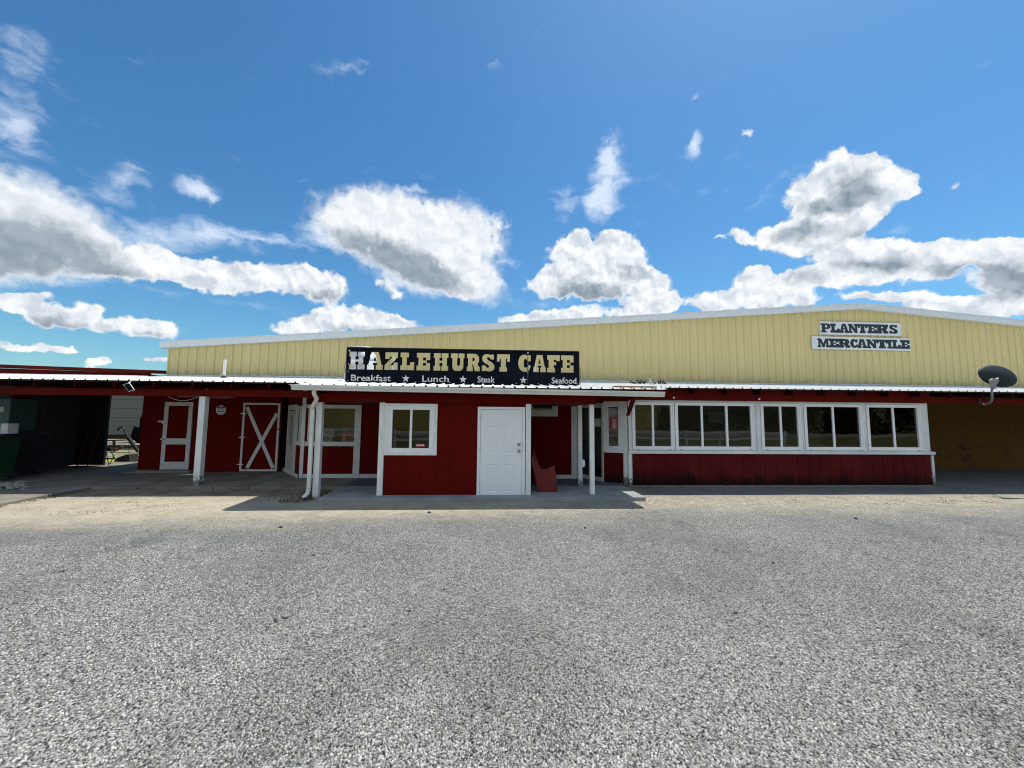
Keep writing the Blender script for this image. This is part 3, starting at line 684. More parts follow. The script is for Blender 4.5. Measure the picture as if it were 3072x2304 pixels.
# slab with recessed panels: stiles, rails and raised fields
W_ = dx1-dx0; px = [(dx0+.165, dx0+.435), (dx0+.563, dx0+.833)]; pz = [(.155,.80),(1.055,1.705),(1.825,1.985)]
yf = FY-.012; yb = FY+.03
cols = [dx0, px[0][0], px[0][1], px[1][0], px[1][1], dx1]; rows = [dz0, pz[0][0], pz[0][1], pz[1][0], pz[1][1], pz[2][0], pz[2][1], dz1]
for i in range(5):
    for j in range(7):
        if i in (1,3) and j in (1,3,5):
            a, b_, c_, d_ = cols[i], cols[i+1], rows[j], rows[j+1]
            def ringq(o0, y0, o1, y1):
                A = [(a+o0,y0,c_+o0),(b_-o0,y0,c_+o0),(b_-o0,y0,d_-o0),(a+o0,y0,d_-o0)]; Bq = [(a+o1,y1,c_+o1),(b_-o1,y1,c_+o1),(b_-o1,y1,d_-o1),(a+o1,y1,d_-o1)]
                door.add(A+Bq, [(k, (k+1) % 4, (k+1) % 4+4, k+4) for k in range(4)])
            ringq(0, yf, .018, yf+.011); ringq(.018, yf+.011, .032, yf+.011); ringq(.032, yf+.011, .052, yf+.002)
            door.add([(a+.052,yf+.002,c_+.052),(b_-.052,yf+.002,c_+.052),(b_-.052,yf+.002,d_-.052),(a+.052,yf+.002,d_-.052)], [(0,1,2,3)])
        else:
            door.add([(cols[i],yf,rows[j]),(cols[i+1],yf,rows[j]),(cols[i+1],yf,rows[j+1]),(cols[i],yf,rows[j+1])], [(0,1,2,3)])
door.box(dx0, dx1, FY+.004, yb, dz0, dz1)
do = door.obj('door', 'door_white', cafe); do['label'] = 'white six panel steel door'
fr.obj('door_frame', 'door_white', do, bevel=.004)
MB().box(dx0-.004, dx1+.004, FY+.031, FY+.035, .05, 2.105).obj('door_gap', 'black', do)
def knob(zc, name):
    k = MB(); n = 20
    def ring(r, y): return [(.70+r*math.cos(2*math.pi*i/n), y, zc+r*math.sin(2*math.pi*i/n)) for i in range(n)]
    rs = [ring(.040, FY-.012), ring(.040, FY-.022), ring(.030, FY-.03), ring(.026, FY-.05), ring(.030, FY-.062), ring(.024, FY-.072), ring(.008, FY-.076)]
    for r_ in rs: k.v += r_
    for j in range(len(rs)-1): k.f += [(j*n+i, (j+1)*n+i, (j+1)*n+(i+1) % n, j*n+(i+1) % n) for i in range(n)]
    k.f.append(tuple((len(rs)-1)*n+i for i in range(n)))
    return k.obj(name, 'steel', do, smooth=True)
z_k = at(1556, 1353, FY)[1]; z_d = at(1556, 1333, FY)[1]
knob(z_k, 'door_knob'); knob(z_d, 'deadbolt')
for zc in (.30, 1.08, 1.84): MB().box(dx0-.012, dx0+.004, FY-.04, FY-.0125, zc, zc+.10).obj('hinge', 'steel', do)

# ---- recessed left wall with the picture window (y = 11.78)
RY = 11.78
xL, xR = -5.53, -2.5
boards(xL, xR, RY, .09, 2.66, .42, 'red', name='recess_wall', holes=[(-5.30, -4.02, 1.14, 2.14)])
pw = MB()
pw.box(xL+.09, -3.83, RY-.035, RY-.002, 2.13, 2.24); pw.box(xL+.09, -3.83, RY-.035, RY-.002, 1.02, 1.15)
pw.box(xL+.16, -5.265, RY-.035, RY-.002, 1.151, 2.129); pw.box(-4.02, -3.83, RY-.036, RY-.001, .09, 1.019); pw.box(-4.02, -3.83, RY-.036, RY-.001, 1.151, 2.129)
pwo = pw.obj('window', 'trimgrey', cafe, bevel=.004); pwo['label'] = 'wide dark picture window in recessed wall'
MB().add([(-5.27,RY+.012,1.15),(-4.02,RY+.012,1.15),(-4.02,RY+.012,2.13),(-5.27,RY+.012,2.13)], [(0,1,2,3)]).obj('pane', 'glass', pwo)
MB().box(xL-.02, xL+.085, RY-.04, RY+.03, .09, 2.66).obj('corner_trim', 'trimgrey', cafe, bevel=.004)
m = MB(); m.box(xL+.086, -4.025, RY-.03, RY-.002, .09, .21); m.box(-3.825, xR, RY-.03, RY-.002, .09, .21); m.obj('baseboard', 'trimgrey', cafe, bevel=.004)

# generic wall along a segment p0->p1 (seen from the front side)
def seg_box(m, p0, p1, s0, s1, z0, z1, d0, d1):
    P0, P1 = Vector(p0), Vector(p1); d = (P1-P0).normalized(); nrm = Vector((d.y, -d.x))   # points to the viewer when p0 is left of p1
    a, b_ = P0+d*s0, P0+d*s1
    q = [a+nrm*d0, b_+nrm*d0, b_+nrm*d1, a+nrm*d1]
    if d0 < d1: q = [a+nrm*d1, b_+nrm*d1, b_+nrm*d0, a+nrm*d0]
    return m.hexa([(p.x,p.y,z0) for p in q]+[(p.x,p.y,z1) for p in q])
def seg_quad(p0, p1, s0, s1, z0, z1, d):
    P0, P1 = Vector(p0), Vector(p1); dd = (P1-P0).normalized(); nrm = Vector((dd.y, -dd.x)); a, b_ = P0+dd*s0+nrm*d, P0+dd*s1+nrm*d
    return MB().add([(a.x,a.y,z0),(b_.x,b_.y,z0),(b_.x,b_.y,z1),(a.x,a.y,z1)], [(0,1,2,3)])
# left angled wall with the cream door
A0, A1 = (-6.86, 13.45), (-5.55, 11.80); AL = (Vector(A1)-Vector(A0)).length
m = MB(); seg_box(m, A0, A1, 0, AL, 2.10, 2.75, -.08, 0); seg_box(m, A0, A1, 0, .42, .09, 2.10, -.08, 0); seg_box(m, A0, A1, 1.50, AL, .09, 1.15, -.08, 0)
m.obj('angled_wall', 'red', cafe)
dm = MB(); seg_box(dm, A0, A1, .52, 1.40, .16, 2.06, -.02, .03)
cd = dm.obj('door', 'creamdoor', cafe, bevel=.004); cd['label'] = 'cream entrance door with tall narrow leaded glass'
m = MB(); seg_box(m, A0, A1, .42, .50, .09, 2.25, 0, .05); seg_box(m, A0, A1, 1.42, 1.50, .09, 2.25, 0, .05); seg_box(m, A0, A1, .50, 1.42, 2.08, 2.25, 0, .05); seg_box(m, A0, A1, .0, AL, .085, .20, .051, .06)
m.obj('door_frame', 'trimgrey', cd, bevel=.004)
seg_quad(A0, A1, .85, 1.07, .98, 1.88, .034).obj('door_glass', 'black', cd)
m = MB(); seg_box(m, A0, A1, .83, .85, .96, 1.92, .031, .042); seg_box(m, A0, A1, 1.07, 1.09, .96, 1.92, .031, .042); seg_box(m, A0, A1, .935, .945, .98, 1.88, .035, .040); seg_box(m, A0, A1, .985, .995, .98, 1.88, .035, .040); seg_box(m, A0, A1, .83, 1.09, .94, .965, .031, .044); seg_box(m, A0, A1, .83, 1.09, 1.90, 1.925, .031, .044)
m.obj('glass_frame', 'creamdoor', cd)
m = MB(); seg_box(m, A0, A1, .56, .60, 1.00, 1.10, .031, .06); m.obj('door_handle', 'steel', cd); m = MB(); seg_box(m, A0, A1, .56, .60, 1.24, 1.29, .031, .05); m.obj('deadbolt', 'steel', cd)
m = MB(); seg_box(m, A0, A1, 1.52, 1.60, 1.15, 2.10, 0, .03); seg_box(m, A0, A1, 1.84, 2.02, 1.15, 2.10, 0, .03); seg_box(m, A0, A1, 1.52, 2.02, 1.02, 1.15, 0, .03); seg_box(m, A0, A1, 1.52, 2.02, 2.10, 2.2, .0, .03)
sw = m.obj('window', 'trimgrey', cafe); seg_quad(A0, A1, 1.60, 1.84, 1.15, 2.10, -.01).obj('pane', 'glass', sw)

# ---- left back wall (y = 13.1) with screen door and barn door
LY = 13.1
boards(-11.2, -6.85, LY, .09, 3.0, 1.2, 'red', name='back_wall', gap=.003)
def door1():
    x0, x1, z0, z1 = -10.49, -9.62, .155, 2.31
    m = MB(); yb_, yf_ = LY-.004, LY-.05
    m.box(x0, x0+.125, yf_, yb_, z0, z1); m.box(x1-.125, x1, yf_, yb_, z0, z1); m.box(x0+.125, x1-.125, yf_, yb_, z1-.125, z1)
    m.box(x0+.125, x1-.125, yf_, yb_, .95, 1.14); m.box(x0+.125, x1-.125, yf_, yb_, z0, .40)
    d = m.obj('door', 'trimgrey', cafe, bevel=.005); d['label'] = 'white framed storage door with two dark red panels'
    MB().box(x0+.12, x1-.12, LY-.03, LY-.003, z0+.2, z1-.1).obj('door_panel', 'red', d)
    MB().tube([(x0+.03,LY-.052,1.12),(x0+.03,LY-.11,1.12)], .03, 12).obj('door_knob', 'steel', d)
    m = MB(); m.box(x0-.19, x0-.06, LY-.02, LY-.001, 1.66, 1.70); m.box(x0-.05, x0+.05, LY-.075, LY-.051, 1.65, 1.70); m.box(x0-.01, x0+.025, LY-.08, LY-.052, 1.60, 1.65); m.obj('latch', 'steel', d)
    return d
door1()
def barn_door():
    x0, x1, z0, z1 = -8.05, -6.85, .10, 2.31
    x1 -= .03; m = MB(); yf_, yb_ = LY-.045, LY-.003; t = .065
    m.box(x0, x0+t, yf_, yb_, z0, z1); m.box(x1-t, x1, yf_, yb_, z0, z1); m.box(x0+t, x1-t, yf_, yb_, z1-t, z1); m.box(x0+t, x1-t, yf_, yb_, z0, z0+t)
    def diag(ax, az_, bx, bz, w_, dy):
        d = Vector((bx-ax, bz-az_)).normalized(); n = Vector((-d.y, d.x))*w_/2
        m.prism([(ax+n.x, az_+n.y), (ax-n.x, az_-n.y), (bx-n.x, bz-n.y), (bx+n.x, bz+n.y)], yf_-dy, yb_-.002-dy)
    diag(x0+.12, z1-.14, x1-.12, z0+.10, .11, 0); diag(x0+.24, z0+.10, x1-.09, z1-.34, .11, .004)
    d = m.obj('door', 'trimgrey', cafe, bevel=.004); d['label'] = 'dark red barn door with white X brace'
    MB().box(x0+.02, x1-.02, LY-.02, LY-.001, z0+.01, z1-.01).obj('door_panel', 'red', d)
    for zc in (.32, 1.19, 1.96): MB().prism([(x0-.10,zc),(x0-.0,zc+.022),(x0+.16,zc),(x0+.0,zc-.022)], LY-.055, LY-.047).obj('hinge', 'pvc', d)
    MB().box(x1-.1, x1+.02, LY-.065, LY-.046, 1.44, 1.47).obj('latch', 'black', d)
barn_door()
# end of that wall and step in front of door 1
MB().box(-11.22, -11.10, LY+.1, 14.6, .05, 3.2).obj('end_wall', 'red', cafe)
MB().prism([(-11.1,.0),(-9.45,.0),(-9.45,.13),(-11.1,.145)], 12.9, 13.095).obj('door_step', 'concrete_step', cafe, bevel=.01)

# ---- centre recess, right of the box room
CY = 11.70; cx1 = AX(1714, CY, 1434); 
boards(.80, cx1, CY, .086, 2.7, 1.2, 'red', name='recess_wall', gap=.003, holes=[(1.24, 1.92, 2.06, 2.5)])
m = MB(); m.box(cx1, cx1+.15, CY-.03, CY+.04, .086, 2.7); m.obj('corner_trim', 'trimgrey', cafe, bevel=.004)
m = MB(); m.box(1.5, cx1, CY-.03, CY-.002, .087, .20); m.obj('baseboard', 'trimgrey', cafe, bevel=.004)
window(1.23, 1.95, 2.09, 2.6, CY-.01, 1, fr=.06, casing=(.14,.11,.1,.14), cm='trimgrey', mat='trimgrey', label='small high window under porch roof')
m = MB(); m.box(1.02, 1.05, CY-.06, CY-.002, 1.28, 1.42); lt = m.obj('wall_lantern', 'black', cafe)
MB().box(1.06, 1.08, CY-.05, CY-.03, 1.22, 1.25).obj('bulb', 'pvc', lt)
# angled glass door wall
E0 = (cx1+.15, 12.25); E0 = (2.72, 12.0); E1 = (3.31, 11.13); E2 = (3.90, 10.80)
m = MB(); m.box(cx1+.15, 2.76, CY+.04, 12.05, .086, 2.7); m.obj('side_trim', 'trimgrey', cafe)
m = MB(); L1 = (Vector(E1)-Vector(E0)).length
seg_box(m, E0, E1, 0, .06, .20, 2.22, -.03, .03); seg_box(m, E0, E1, L1-.06, L1, .20, 2.22, -.03, .03); seg_box(m, E0, E1, 0, L1, 2.22, 2.36, -.03, .03); seg_box(m, E0, E1, 0, L1, .086, .20, -.03, .03)
gd = m.obj('door', 'trimgrey', cafe, bevel=.004); gd['label'] = 'full glass entrance door set at an angle'
seg_quad(E0, E1, .06, L1-.06, .20, 2.22, .0).obj('pane', 'glass', gd)
m = MB(); seg_box(m, E0, E1, L1-.34, L1-.10, 1.66, 1.90, .004, .008); m.obj('notice', 'paper', gd)
m = MB(); seg_box(m, E0, E1, L1-.48, L1-.40, 1.60, 1.76, .004, .008); m.obj('open_sticker', 'paper', gd)
m = MB(); seg_box(m, E0, E1, -.02, L1+.02, 2.36, 2.8, -.05, .03); m.obj('transom_board', 'redbeam', cafe)
L2 = (Vector(E2)-Vector(E1)).length
m = MB(); seg_box(m, E1, E2, .0, L2-.12, .085, .93, -.05, .0); m.obj('bay_wall', 'redold', cafe)
m = MB(); seg_box(m, E1, E2, .0, L2, .93, 1.02, -.05, .045); m.obj('ledge', 'peel', cafe, bevel=.004)
m = MB()
seg_box(m, E1, E2, .0, .10, 1.02, 2.40, -.03, .02); seg_box(m, E1, E2, L2-.20, L2, 1.02, 2.45, -.03, .02); seg_box(m, E1, E2, .10, L2-.20, 1.02, 1.12, -.03, .03); seg_box(m, E1, E2, .10, L2-.20, 2.24, 2.40, -.03, .03)
seg_box(m, E1, E2, .10, .15, 1.12, 2.24, -.02, .03); seg_box(m, E1, E2, L2-.25, L2-.20, 1.12, 2.24, -.02, .03)
nw_ = m.obj('window', 'peel', cafe, bevel=.004); nw_['label'] = 'narrow window with red price list poster beside the bay corner'
seg_quad(E1, E2, .15, L2-.25, 1.12, 2.24, .0).obj('pane', 'glass', nw_)
m = MB(); seg_box(m, E1, E2, .18, L2-.28, 1.62, 1.94, .004, .007); po = m.obj('poster', 'papred', nw_)
m = MB()
for i in range(8): seg_box(m, E1, E2, .26, L2-.30, 1.645+i*.031, 1.662+i*.031, .0075, .009)
m.obj('print', 'paper', po)
m = MB(); seg_box(m, E1, E2, L2-.12, L2-.005, -.0, .93, -.04, .01); m.obj('corner_trim', 'peel', cafe, bevel=.004)

# ---- window wall (y = 10.8)
WY = 10.80
boards(4.02, 13.03, WY, .04, .92, .326, 'redold', gap=.017, name='siding_wall')
MB().box(3.93, 13.06, WY+.012, WY+.16, -.02, .038).obj('footing', 'concrete_step', cafe)
m = MB(); m.box(3.905, 4.018, WY-.03, WY+.05, -.0, .925); m.obj('corner_trim', 'peel', cafe, bevel=.004)
m = MB(); m.box(13.03, 13.10, WY-.03, WY+.05, -.0, .905); m.obj('corner_trim', 'peel', cafe, bevel=.004)
MB().box(3.90, 13.11, WY-.075, WY+.05, .927, 1.012).obj('ledge', 'peel', cafe, bevel=.006)
wins = []
def wx(px): return AX(px, WY-.03, 1280)
specs = [(1897, 2022, 2, None), (2026, 2262, 3, None), (2284, 2404, 2, None), (2414, 2590, 2, None), (2602, 2764, 2, None)]
labs = ['first window of the row, beside the brace', 'three pane window of the row', 'small two pane window in the middle of the row', 'fourth window of the row', 'last window of the row, at the open porch end']
prev = 3.93
hole = []
for (a, b_, n, wd), lb in zip(specs, labs):
    x0, x1 = wx(a), wx(b_); z1 = 2.375; z0 = 1.045
    wo = window(x0, x1, z0, z1, WY-.01, n, fr=.088, mull=.062, label=lb); hole.append((x0, x1))
m = MB(); edges = [3.93]+[v for h_ in hole for v in h_]+[13.03]
m.box(3.93, 13.0, WY-.02, WY+.05, 2.383, 2.444); m.box(3.93, 13.03, WY-.02, WY+.05, 1.0125, 1.038)
for i in range(0, len(edges), 2):
    a, b_ = edges[i], edges[i+1]
    m.box(a+(.008 if i else 0), b_-.008, WY-.022, WY+.05, 1.039, 2.382)
m.box(12.99, 13.03, WY-.02, WY+.05, 2.383, 2.46)
m.obj('window_trim', 'peel', cafe, bevel=.003)
m = MB(); a = hole[1][1]; m.box(a+.05, a+.062, WY-.026, WY-.0225, 1.04, 2.38); m.box(a+.075, a+.12, WY-.04, WY-.0225, 1.04, 2.38); m.obj('trim_strip', 'peel', cafe)
# weep covers and small fittings
for (a, b_) in hole:
    for xx in (a+.12, b_-.16): MB().box(xx, xx+.06, WY-.044, WY-.041, 1.046, 1.058).obj('weep_cover', 'black', cafe)
for (px_, py_) in ((2021, 1193), (2277, 1197)):
    xx, zz_ = at(px_, py_, 10.69); MB().tube([(xx,10.70,zz_),(xx,10.67,zz_)], .028, 12).obj('hook_plate', 'pvc', cafe)
xx, zz_ = at(1939, 1188, 10.69); MB().prism([(xx-.09,zz_-.02),(xx+.09,zz_-.02),(xx+.07,zz_+.02),(xx-.02,zz_+.035)], 10.68, 10.70).obj('soffit_lamp', 'pvc', cafe)
# end wall of the window room
MB().box(13.0, 13.06, WY+.06, 14.5, 0, 2.72).obj('end_wall', 'redold', cafe)
# header closing the room under the rafters
# interior shell
m = MB(); m.box(-6.8, 12.98, 14.42, 14.5, .1, 3.1); m.obj('interior_wall', 'interior', cafe)
MB().box(3.70, 12.98, 10.87, 14.4, .02, .10).obj('interior_floor', 'floorin', cafe)
MB().box(-5.4, 13.0, 12.1, 14.42, 2.60, 2.63).obj('ceiling', 'interior', cafe)
m = MB(); m.box(-6.8, 2.7, 14.0, 14.05, .1, 2.58); m.obj('interior_partition', 'interior', cafe)

# interior furniture behind glass
def dining_chair(x, y, rot, lab):
    t = thing('dining_chair', lab, 'chair', (x, y, .1), 'dining chairs inside the window room')
    def b_(m): return m
    c, s = math.cos(rot), math.sin(rot)
    def P(m, name):
        m.v = [(x+px*c-py*s, y+px*s+py*c, .1+pz) for px, py, pz in m.v]; m.obj(name, 'chairwood', t)
    P(MB().box(-.21,.21,-.2,.2,.43,.47), 'seat')
    for a in (-.18,.18):
        P(MB().box(a-.02,a+.02,-.19,-.15,0,.43), 'leg'); P(MB().box(a-.02,a+.02,.16,.2,0,1.0), 'leg')
    m = MB(); m.box(-.2,.2,.165,.19,.9,1.0)
    for k in range(4): m.box(-.13+k*.08,-.10+k*.08,.17,.185,.47,.9)
    P(m, 'backrest')
def dining_table(x, y, lab):
    t = thing('dining_table', lab, 'table', (x, y, .1), 'dining tables inside the window room')
    MB().box(x-.55,x+.55,y-.38,y+.38,.83,.87).obj('tabletop', 'chairwood', t, bevel=.005)
    MB().tube([(x,y,.1),(x,y,.83)], .04, 12).obj('pedestal', 'black', t)
    m = MB(); m.box(x-.3,x+.3,y-.03,y+.03,.1,.14); m.box(x-.03,x+.03,y-.3,y-.031,.1,.139); m.box(x-.03,x+.03,y+.031,y+.3,.1,.139); m.obj('foot', 'black', t)
for i, (x, y) in enumerate(((4.9, 12.0), (7.2, 12.0), (10.2, 12.0))):
    dining_table(x, y, ['brown dining table behind first window of the row', 'brown dining table behind the three pane window', 'brown dining table behind the fourth window of the row'][i])
for i, (x, y, rr) in enumerate(((5.0, 11.35, math.pi), (7.0, 11.35, math.pi), (10.0, 11.35, math.pi))):
    dining_chair(x, y, rr, ['wooden slat back chair behind first window of the row', 'wooden slat back chair behind the three pane window', 'wooden slat back chair behind the fourth window of the row'][i])
for i, (x, z, w_, h_, lb) in enumerate(((5.9,1.55,.5,.65,'framed picture on the inside wall behind the first window of the row'),(8.3,1.7,.7,.5,'framed picture on the inside wall behind the three pane window'),(12.6,1.6,.6,.6,'framed picture on the inside wall behind the small middle window'))):
    t = thing('wall_picture', lb, 'picture', (x, 14.4, z), 'framed pictures inside the window room')
    MB().box(x, x+w_, 14.38, 14.415, z, z+h_).obj('picture_frame', 'chairwood', t); MB().box(x+.04, x+w_-.04, 14.37, 14.379, z+.04, z+h_-.04).obj('print', 'paper', t)
cnt = MB().box(2.2, 3.6, 12.9, 13.5, .1, 1.15).obj('counter', 'teal'); tag(cnt, 'pale service counter seen through the glass entrance door', 'counter')
# items in the picture window
def basket():
    m = MB(); x0, x1 = at(968, 1335, 12.0)[0], at(998, 1335, 12.0)[0]; z0 = 1.16; h = .33; y = 12.0
    for k in range(9):
        a = x0+(x1-x0)*k/8; b_ = a+(x1-x0)*.35
        m.tube([(a,y,z0),(min(b_,x1),y,z0+h)], .005, 5); m.tube([(a,y+.004,z0),(max(a-(x1-x0)*.35,x0),y+.004,z0+h)], .005, 5)
    m.tube([(x0,y,z0+h),(x1,y,z0+h)], .008, 6); m.tube([(x0,y,z0),(x1,y,z0)], .008, 6)
    return m.obj('wire_basket', 'pvc')
tag(basket(), 'white wire basket standing inside the dark picture window', 'basket')
tag(MB().box(-4.55, -4.05, 12.1, 12.5, .9, 1.45).obj('red_cooler', 'papred', bevel=.02), 'dark red cooler box inside the picture window', 'cooler')
sh = MB().box(-5.4, -3.6, 11.86, 12.6, 1.08, 1.14).obj('window_shelf', 'darkwood', cafe)

# ------------------------------------------------------------------ cafe sign with cut-out letters
GL = {
 'H': (.86, [[(0,0),(.40,0),(.40,.27),(.34,.27),(.34,.44),(.52,.44),(.52,.27),(.46,.27),(.46,0),(.86,0),(.86,.27),(.78,.27),(.78,.73),(.86,.73),(.86,1),(.46,1),(.46,.73),(.52,.73),(.52,.57),(.34,.57),(.34,.73),(.40,.73),(.40,1),(0,1),(0,.73),(.08,.73),(.08,.27),(0,.27)]]),
 'A': (.90, [[(0,0),(.40,0),(.40,.27),(.31,.27),(.335,.38),(.565,.38),(.59,.27),(.5,.27),(.5,0),(.9,0),(.9,.27),(.83,.27),(.65,1),(.25,1),(.07,.27),(0,.27)], [(.37,.5),(.53,.5),(.45,.76)]]),
 'Z': (.72, [[(0,0),(.72,0),(.72,.42),(.5,.42),(.5,.27),(.30,.27),(.72,.72),(.72,1),(.03,1),(.03,.62),(.26,.62),(.26,.74),(.42,.74),(0,.27)]]),
 'L': (.78, [[(0,0),(.78,0),(.78,.45),(.55,.45),(.55,.27),(.36,.27),(.36,.73),(.46,.73),(.46,1),(0,1),(0,.73),(.1,.73),(.1,.27),(0,.27)]]),
 'E': (.76, [[(0,0),(.76,0),(.76,.42),(.53,.42),(.53,.27),(.36,.27),(.36,.43),(.57,.43),(.57,.57),(.36,.57),(.36,.73),(.53,.73),(.53,.59),(.76,.59),(.76,1),(0,1),(0,.73),(.1,.73),(.1,.27),(0,.27)]]),
 'F': (.70, [[(0,0),(.44,0),(.44,.25),(.37,.25),(.37,.42),(.50,.42),(.50,.60),(.37,.60),(.37,.73),(.5,.73),(.5,.66),(.7,.66),(.7,1),(0,1),(0,.73),(.08,.73),(.08,.25),(0,.25)]]),
 'T': (.73, [[(.15,0),(.57,0),(.57,.25),(.5,.25),(.5,.74),(.57,.74),(.57,.57),(.73,.57),(.73,1),(0,1),(0,.57),(.15,.57),(.15,.74),(.22,.74),(.22,.25),(.15,.25)]]),
 'S': (.70, [[(.667,.97),(.667,.69),(.485,.69),(.45,.755),(.41,.79),(.36,.82),(.31,.82),(.28,.76),(.32,.67),(.41,.60),(.515,.545),(.60,.48),(.667,.39),(.70,.30),(.70,.22),(.68,.14),(.65,.09),(.59,.04),(.5,0),(.35,0),(.27,.03),(.21,.07),(.21,.015),(0,.015),(0,.333),(.197,.333),(.22,.27),(.258,.225),(.333,.20),(.39,.22),(.4,.27),(.38,.335),(.30,.40),(.15,.485),(.06,.57),(.015,.667),(.01,.76),(.03,.85),(.08,.92),(.15,.97),(.3,1),(.39,.98),(.455,.93),(.47,.97)]]),
 'C': (.71, [[(.708,.97),(.708,.615),(.52,.615),(.49,.71),(.45,.75),(.40,.75),(.35,.72),(.32,.65),(.31,.49),(.32,.34),(.36,.27),(.43,.246),(.49,.27),(.54,.33),(.585,.4),(.708,.37),(.69,.246),(.66,.17),(.615,.108),(.56,.05),(.49,.015),(.34,0),(.22,.04),(.12,.12),(.05,.24),(.015,.37),(0,.52),(.02,.67),(.06,.8),(.11,.89),(.185,.95),(.26,.99),(.34,1),(.42,.99),(.49,.97),(.55,.92),(.585,.97)]]),
 'R': (.73, [[(0,0),(.345,0),(.345,.25),(.31,.25),(.31,.40),(.345,.40),(.46,0),(.73,0),(.73,.25),(.68,.25),(.60,.43),(.66,.50),(.69,.58),(.70,.70),(.68,.80),(.64,.89),(.57,.96),(.48,.99),(.40,1),(0,1),(0,.75),(.06,.75),(.06,.25),(0,.25)], [(.31,.58),(.31,.77),(.37,.77),(.41,.75),(.44,.70),(.44,.65),(.41,.60),(.37,.58)]]),
 'P': (.70, [[(0,0),(.42,0),(.42,.2),(.32,.2),(.32,.38),(.48,.38),(.58,.41),(.66,.48),(.70,.58),(.70,.80),(.66,.90),(.58,.97),(.48,1),(0,1),(0,.8),(.08,.8),(.08,.2),(0,.2)], [(.32,.56),(.32,.82),(.42,.82),(.46,.78),(.47,.69),(.46,.6),(.42,.56)]]),
 'U': (.76, [[(0,1),(0,.73),(.09,.73),(.09,.24),(.11,.14),(.15,.07),(.21,.025),(.30,0),(.47,0),(.56,.02),(.64,.07),(.68,.13),(.70,.22),(.70,.73),(.76,.73),(.76,1),(.45,1),(.45,.73),(.52,.73),(.52,.37),(.50,.31),(.44,.28),(.38,.31),(.35,.37),(.35,.73),(.41,.73),(.41,1)]]),
 'N': (.95, [[(0,0),(.4,0),(.4,.2),(.30,.2),(.30,.58),(.62,0),(.86,0),(.86,.8),(.95,.8),(.95,1),(.55,1),(.55,.8),(.66,.8),(.66,.45),(.35,1),(0,1),(0,.8),(.1,.8),(.1,.2),(0,.2)]]),
 'M': (1.15, [[(0,0),(.36,0),(.36,.2),(.28,.2),(.28,.60),(.49,0),(.66,0),(.87,.60),(.87,.2),(.79,.2),(.79,0),(1.15,0),(1.15,.2),(1.07,.2),(1.07,.8),(1.15,.8),(1.15,1),(.78,1),(.575,.42),(.37,1),(0,1),(0,.8),(.08,.8),(.08,.2),(0,.2)]]),
 'I': (.44, [[(0,0),(.44,0),(.44,.2),(.34,.2),(.34,.8),(.44,.8),(.44,1),(0,1),(0,.8),(.1,.8),(.1,.2),(0,.2)]]),
 "'": (.24, [[(.03,.60),(.14,.64),(.22,.74),(.24,.84),(.24,1),(0,1),(0,.8),(.12,.8),(.10,.72)]]),
}
def glyph_polys(ch, x0, x1, z0, z1):
    wd, cs = GL[ch]; return [[(x0+(x1-x0)*p[0]/wd, z0+(z1-z0)*p[1]) for p in c] for c in cs]
def filled(name, polys, y, th, mat, parent):
    "flat plate in the XZ plane with even-odd filled outlines, thickness th, front face at y"
    cu = bpy.data.curves.new(name, 'CURVE'); cu.dimensions = '2D'; cu.fill_mode = 'BOTH'; cu.extrude = th/2
    for pl in polys:
        s = cu.splines.new('POLY'); s.points.add(len(pl)-1); s.use_cyclic_u = True
        for i, p in enumerate(pl): s.points[i].co = (p[0], p[1], 0, 1)
    tmp = bpy.data.objects.new(name+'_tmp', cu); C.objects.link(tmp)
    dg = bpy.context.evaluated_depsgraph_get(); dg.update(); me = bpy.data.meshes.new_from_object(tmp.evaluated_get(dg))
    bpy.data.objects.remove(tmp); bpy.data.curves.remove(cu)
    co = np.empty(len(me.vertices)*3); me.vertices.foreach_get('co', co); co = co.reshape(-1, 3)
    new = np.stack([co[:,0], y+th/2-co[:,2], co[:,1]], 1); me.vertices.foreach_set('co', new.ravel()); me.update()
    me.materials.clear(); me.materials.append(M[mat]); me.name = name
    o = bpy.data.objects.new(name, me); C.objects.link(o)
    if parent: o.parent = parent; o.matrix_parent_inverse = Matrix.Translation(-world_loc(parent))
    return o
def text_mesh(name, s, x0, x1, z0, z1, y, th, mat, parent, bold=0.0, cap=True):
    "lettering fitted so the line spans x0..x1 and capitals z0..z1"
    cu = bpy.data.curves.new(name, 'FONT'); cu.body = s; cu.extrude = .5; cu.offset = bold; cu.resolution_u = 4
    tmp = bpy.data.objects.new(name+'_tmp', cu); C.objects.link(tmp)
    dg = bpy.context.evaluated_depsgraph_get(); dg.update(); me = bpy.data.meshes.new_from_object(tmp.evaluated_get(dg))
    bpy.data.objects.remove(tmp); bpy.data.curves.remove(cu)
    co = np.empty(len(me.vertices)*3); me.vertices.foreach_get('co', co); co = co.reshape(-1, 3)
    a, b_ = co[:,0].min(), co[:,0].max(); c_, d_ = 0.0, .729
    new = np.stack([x0+(co[:,0]-a)/(b_-a)*(x1-x0), y+(.5-co[:,2])*th, z0+(co[:,1]-c_)/(d_-c_)*(z1-z0)], 1)
    me.vertices.foreach_set('co', new.ravel()); me.update(); me.materials.clear(); me.materials.append(M[mat]); me.name = name
    o = bpy.data.objects.new(name, me); C.objects.link(o)
    if parent: o.parent = parent; o.matrix_parent_inverse = Matrix.Translation(-world_loc(parent))
    return o
SY = 10.40; SX0, SX1, SZ0, SZ1 = -3.83, 2.42, 2.795, 3.735
cs_ = thing('cafe_sign', 'long black steel sign with cut out letters reading HAZLEHURST CAFE on the porch roof', 'sign', ((SX0+SX1)/2, SY, SZ0))
def sxp(px): return AX(px, SY, 1090)
rngs = []
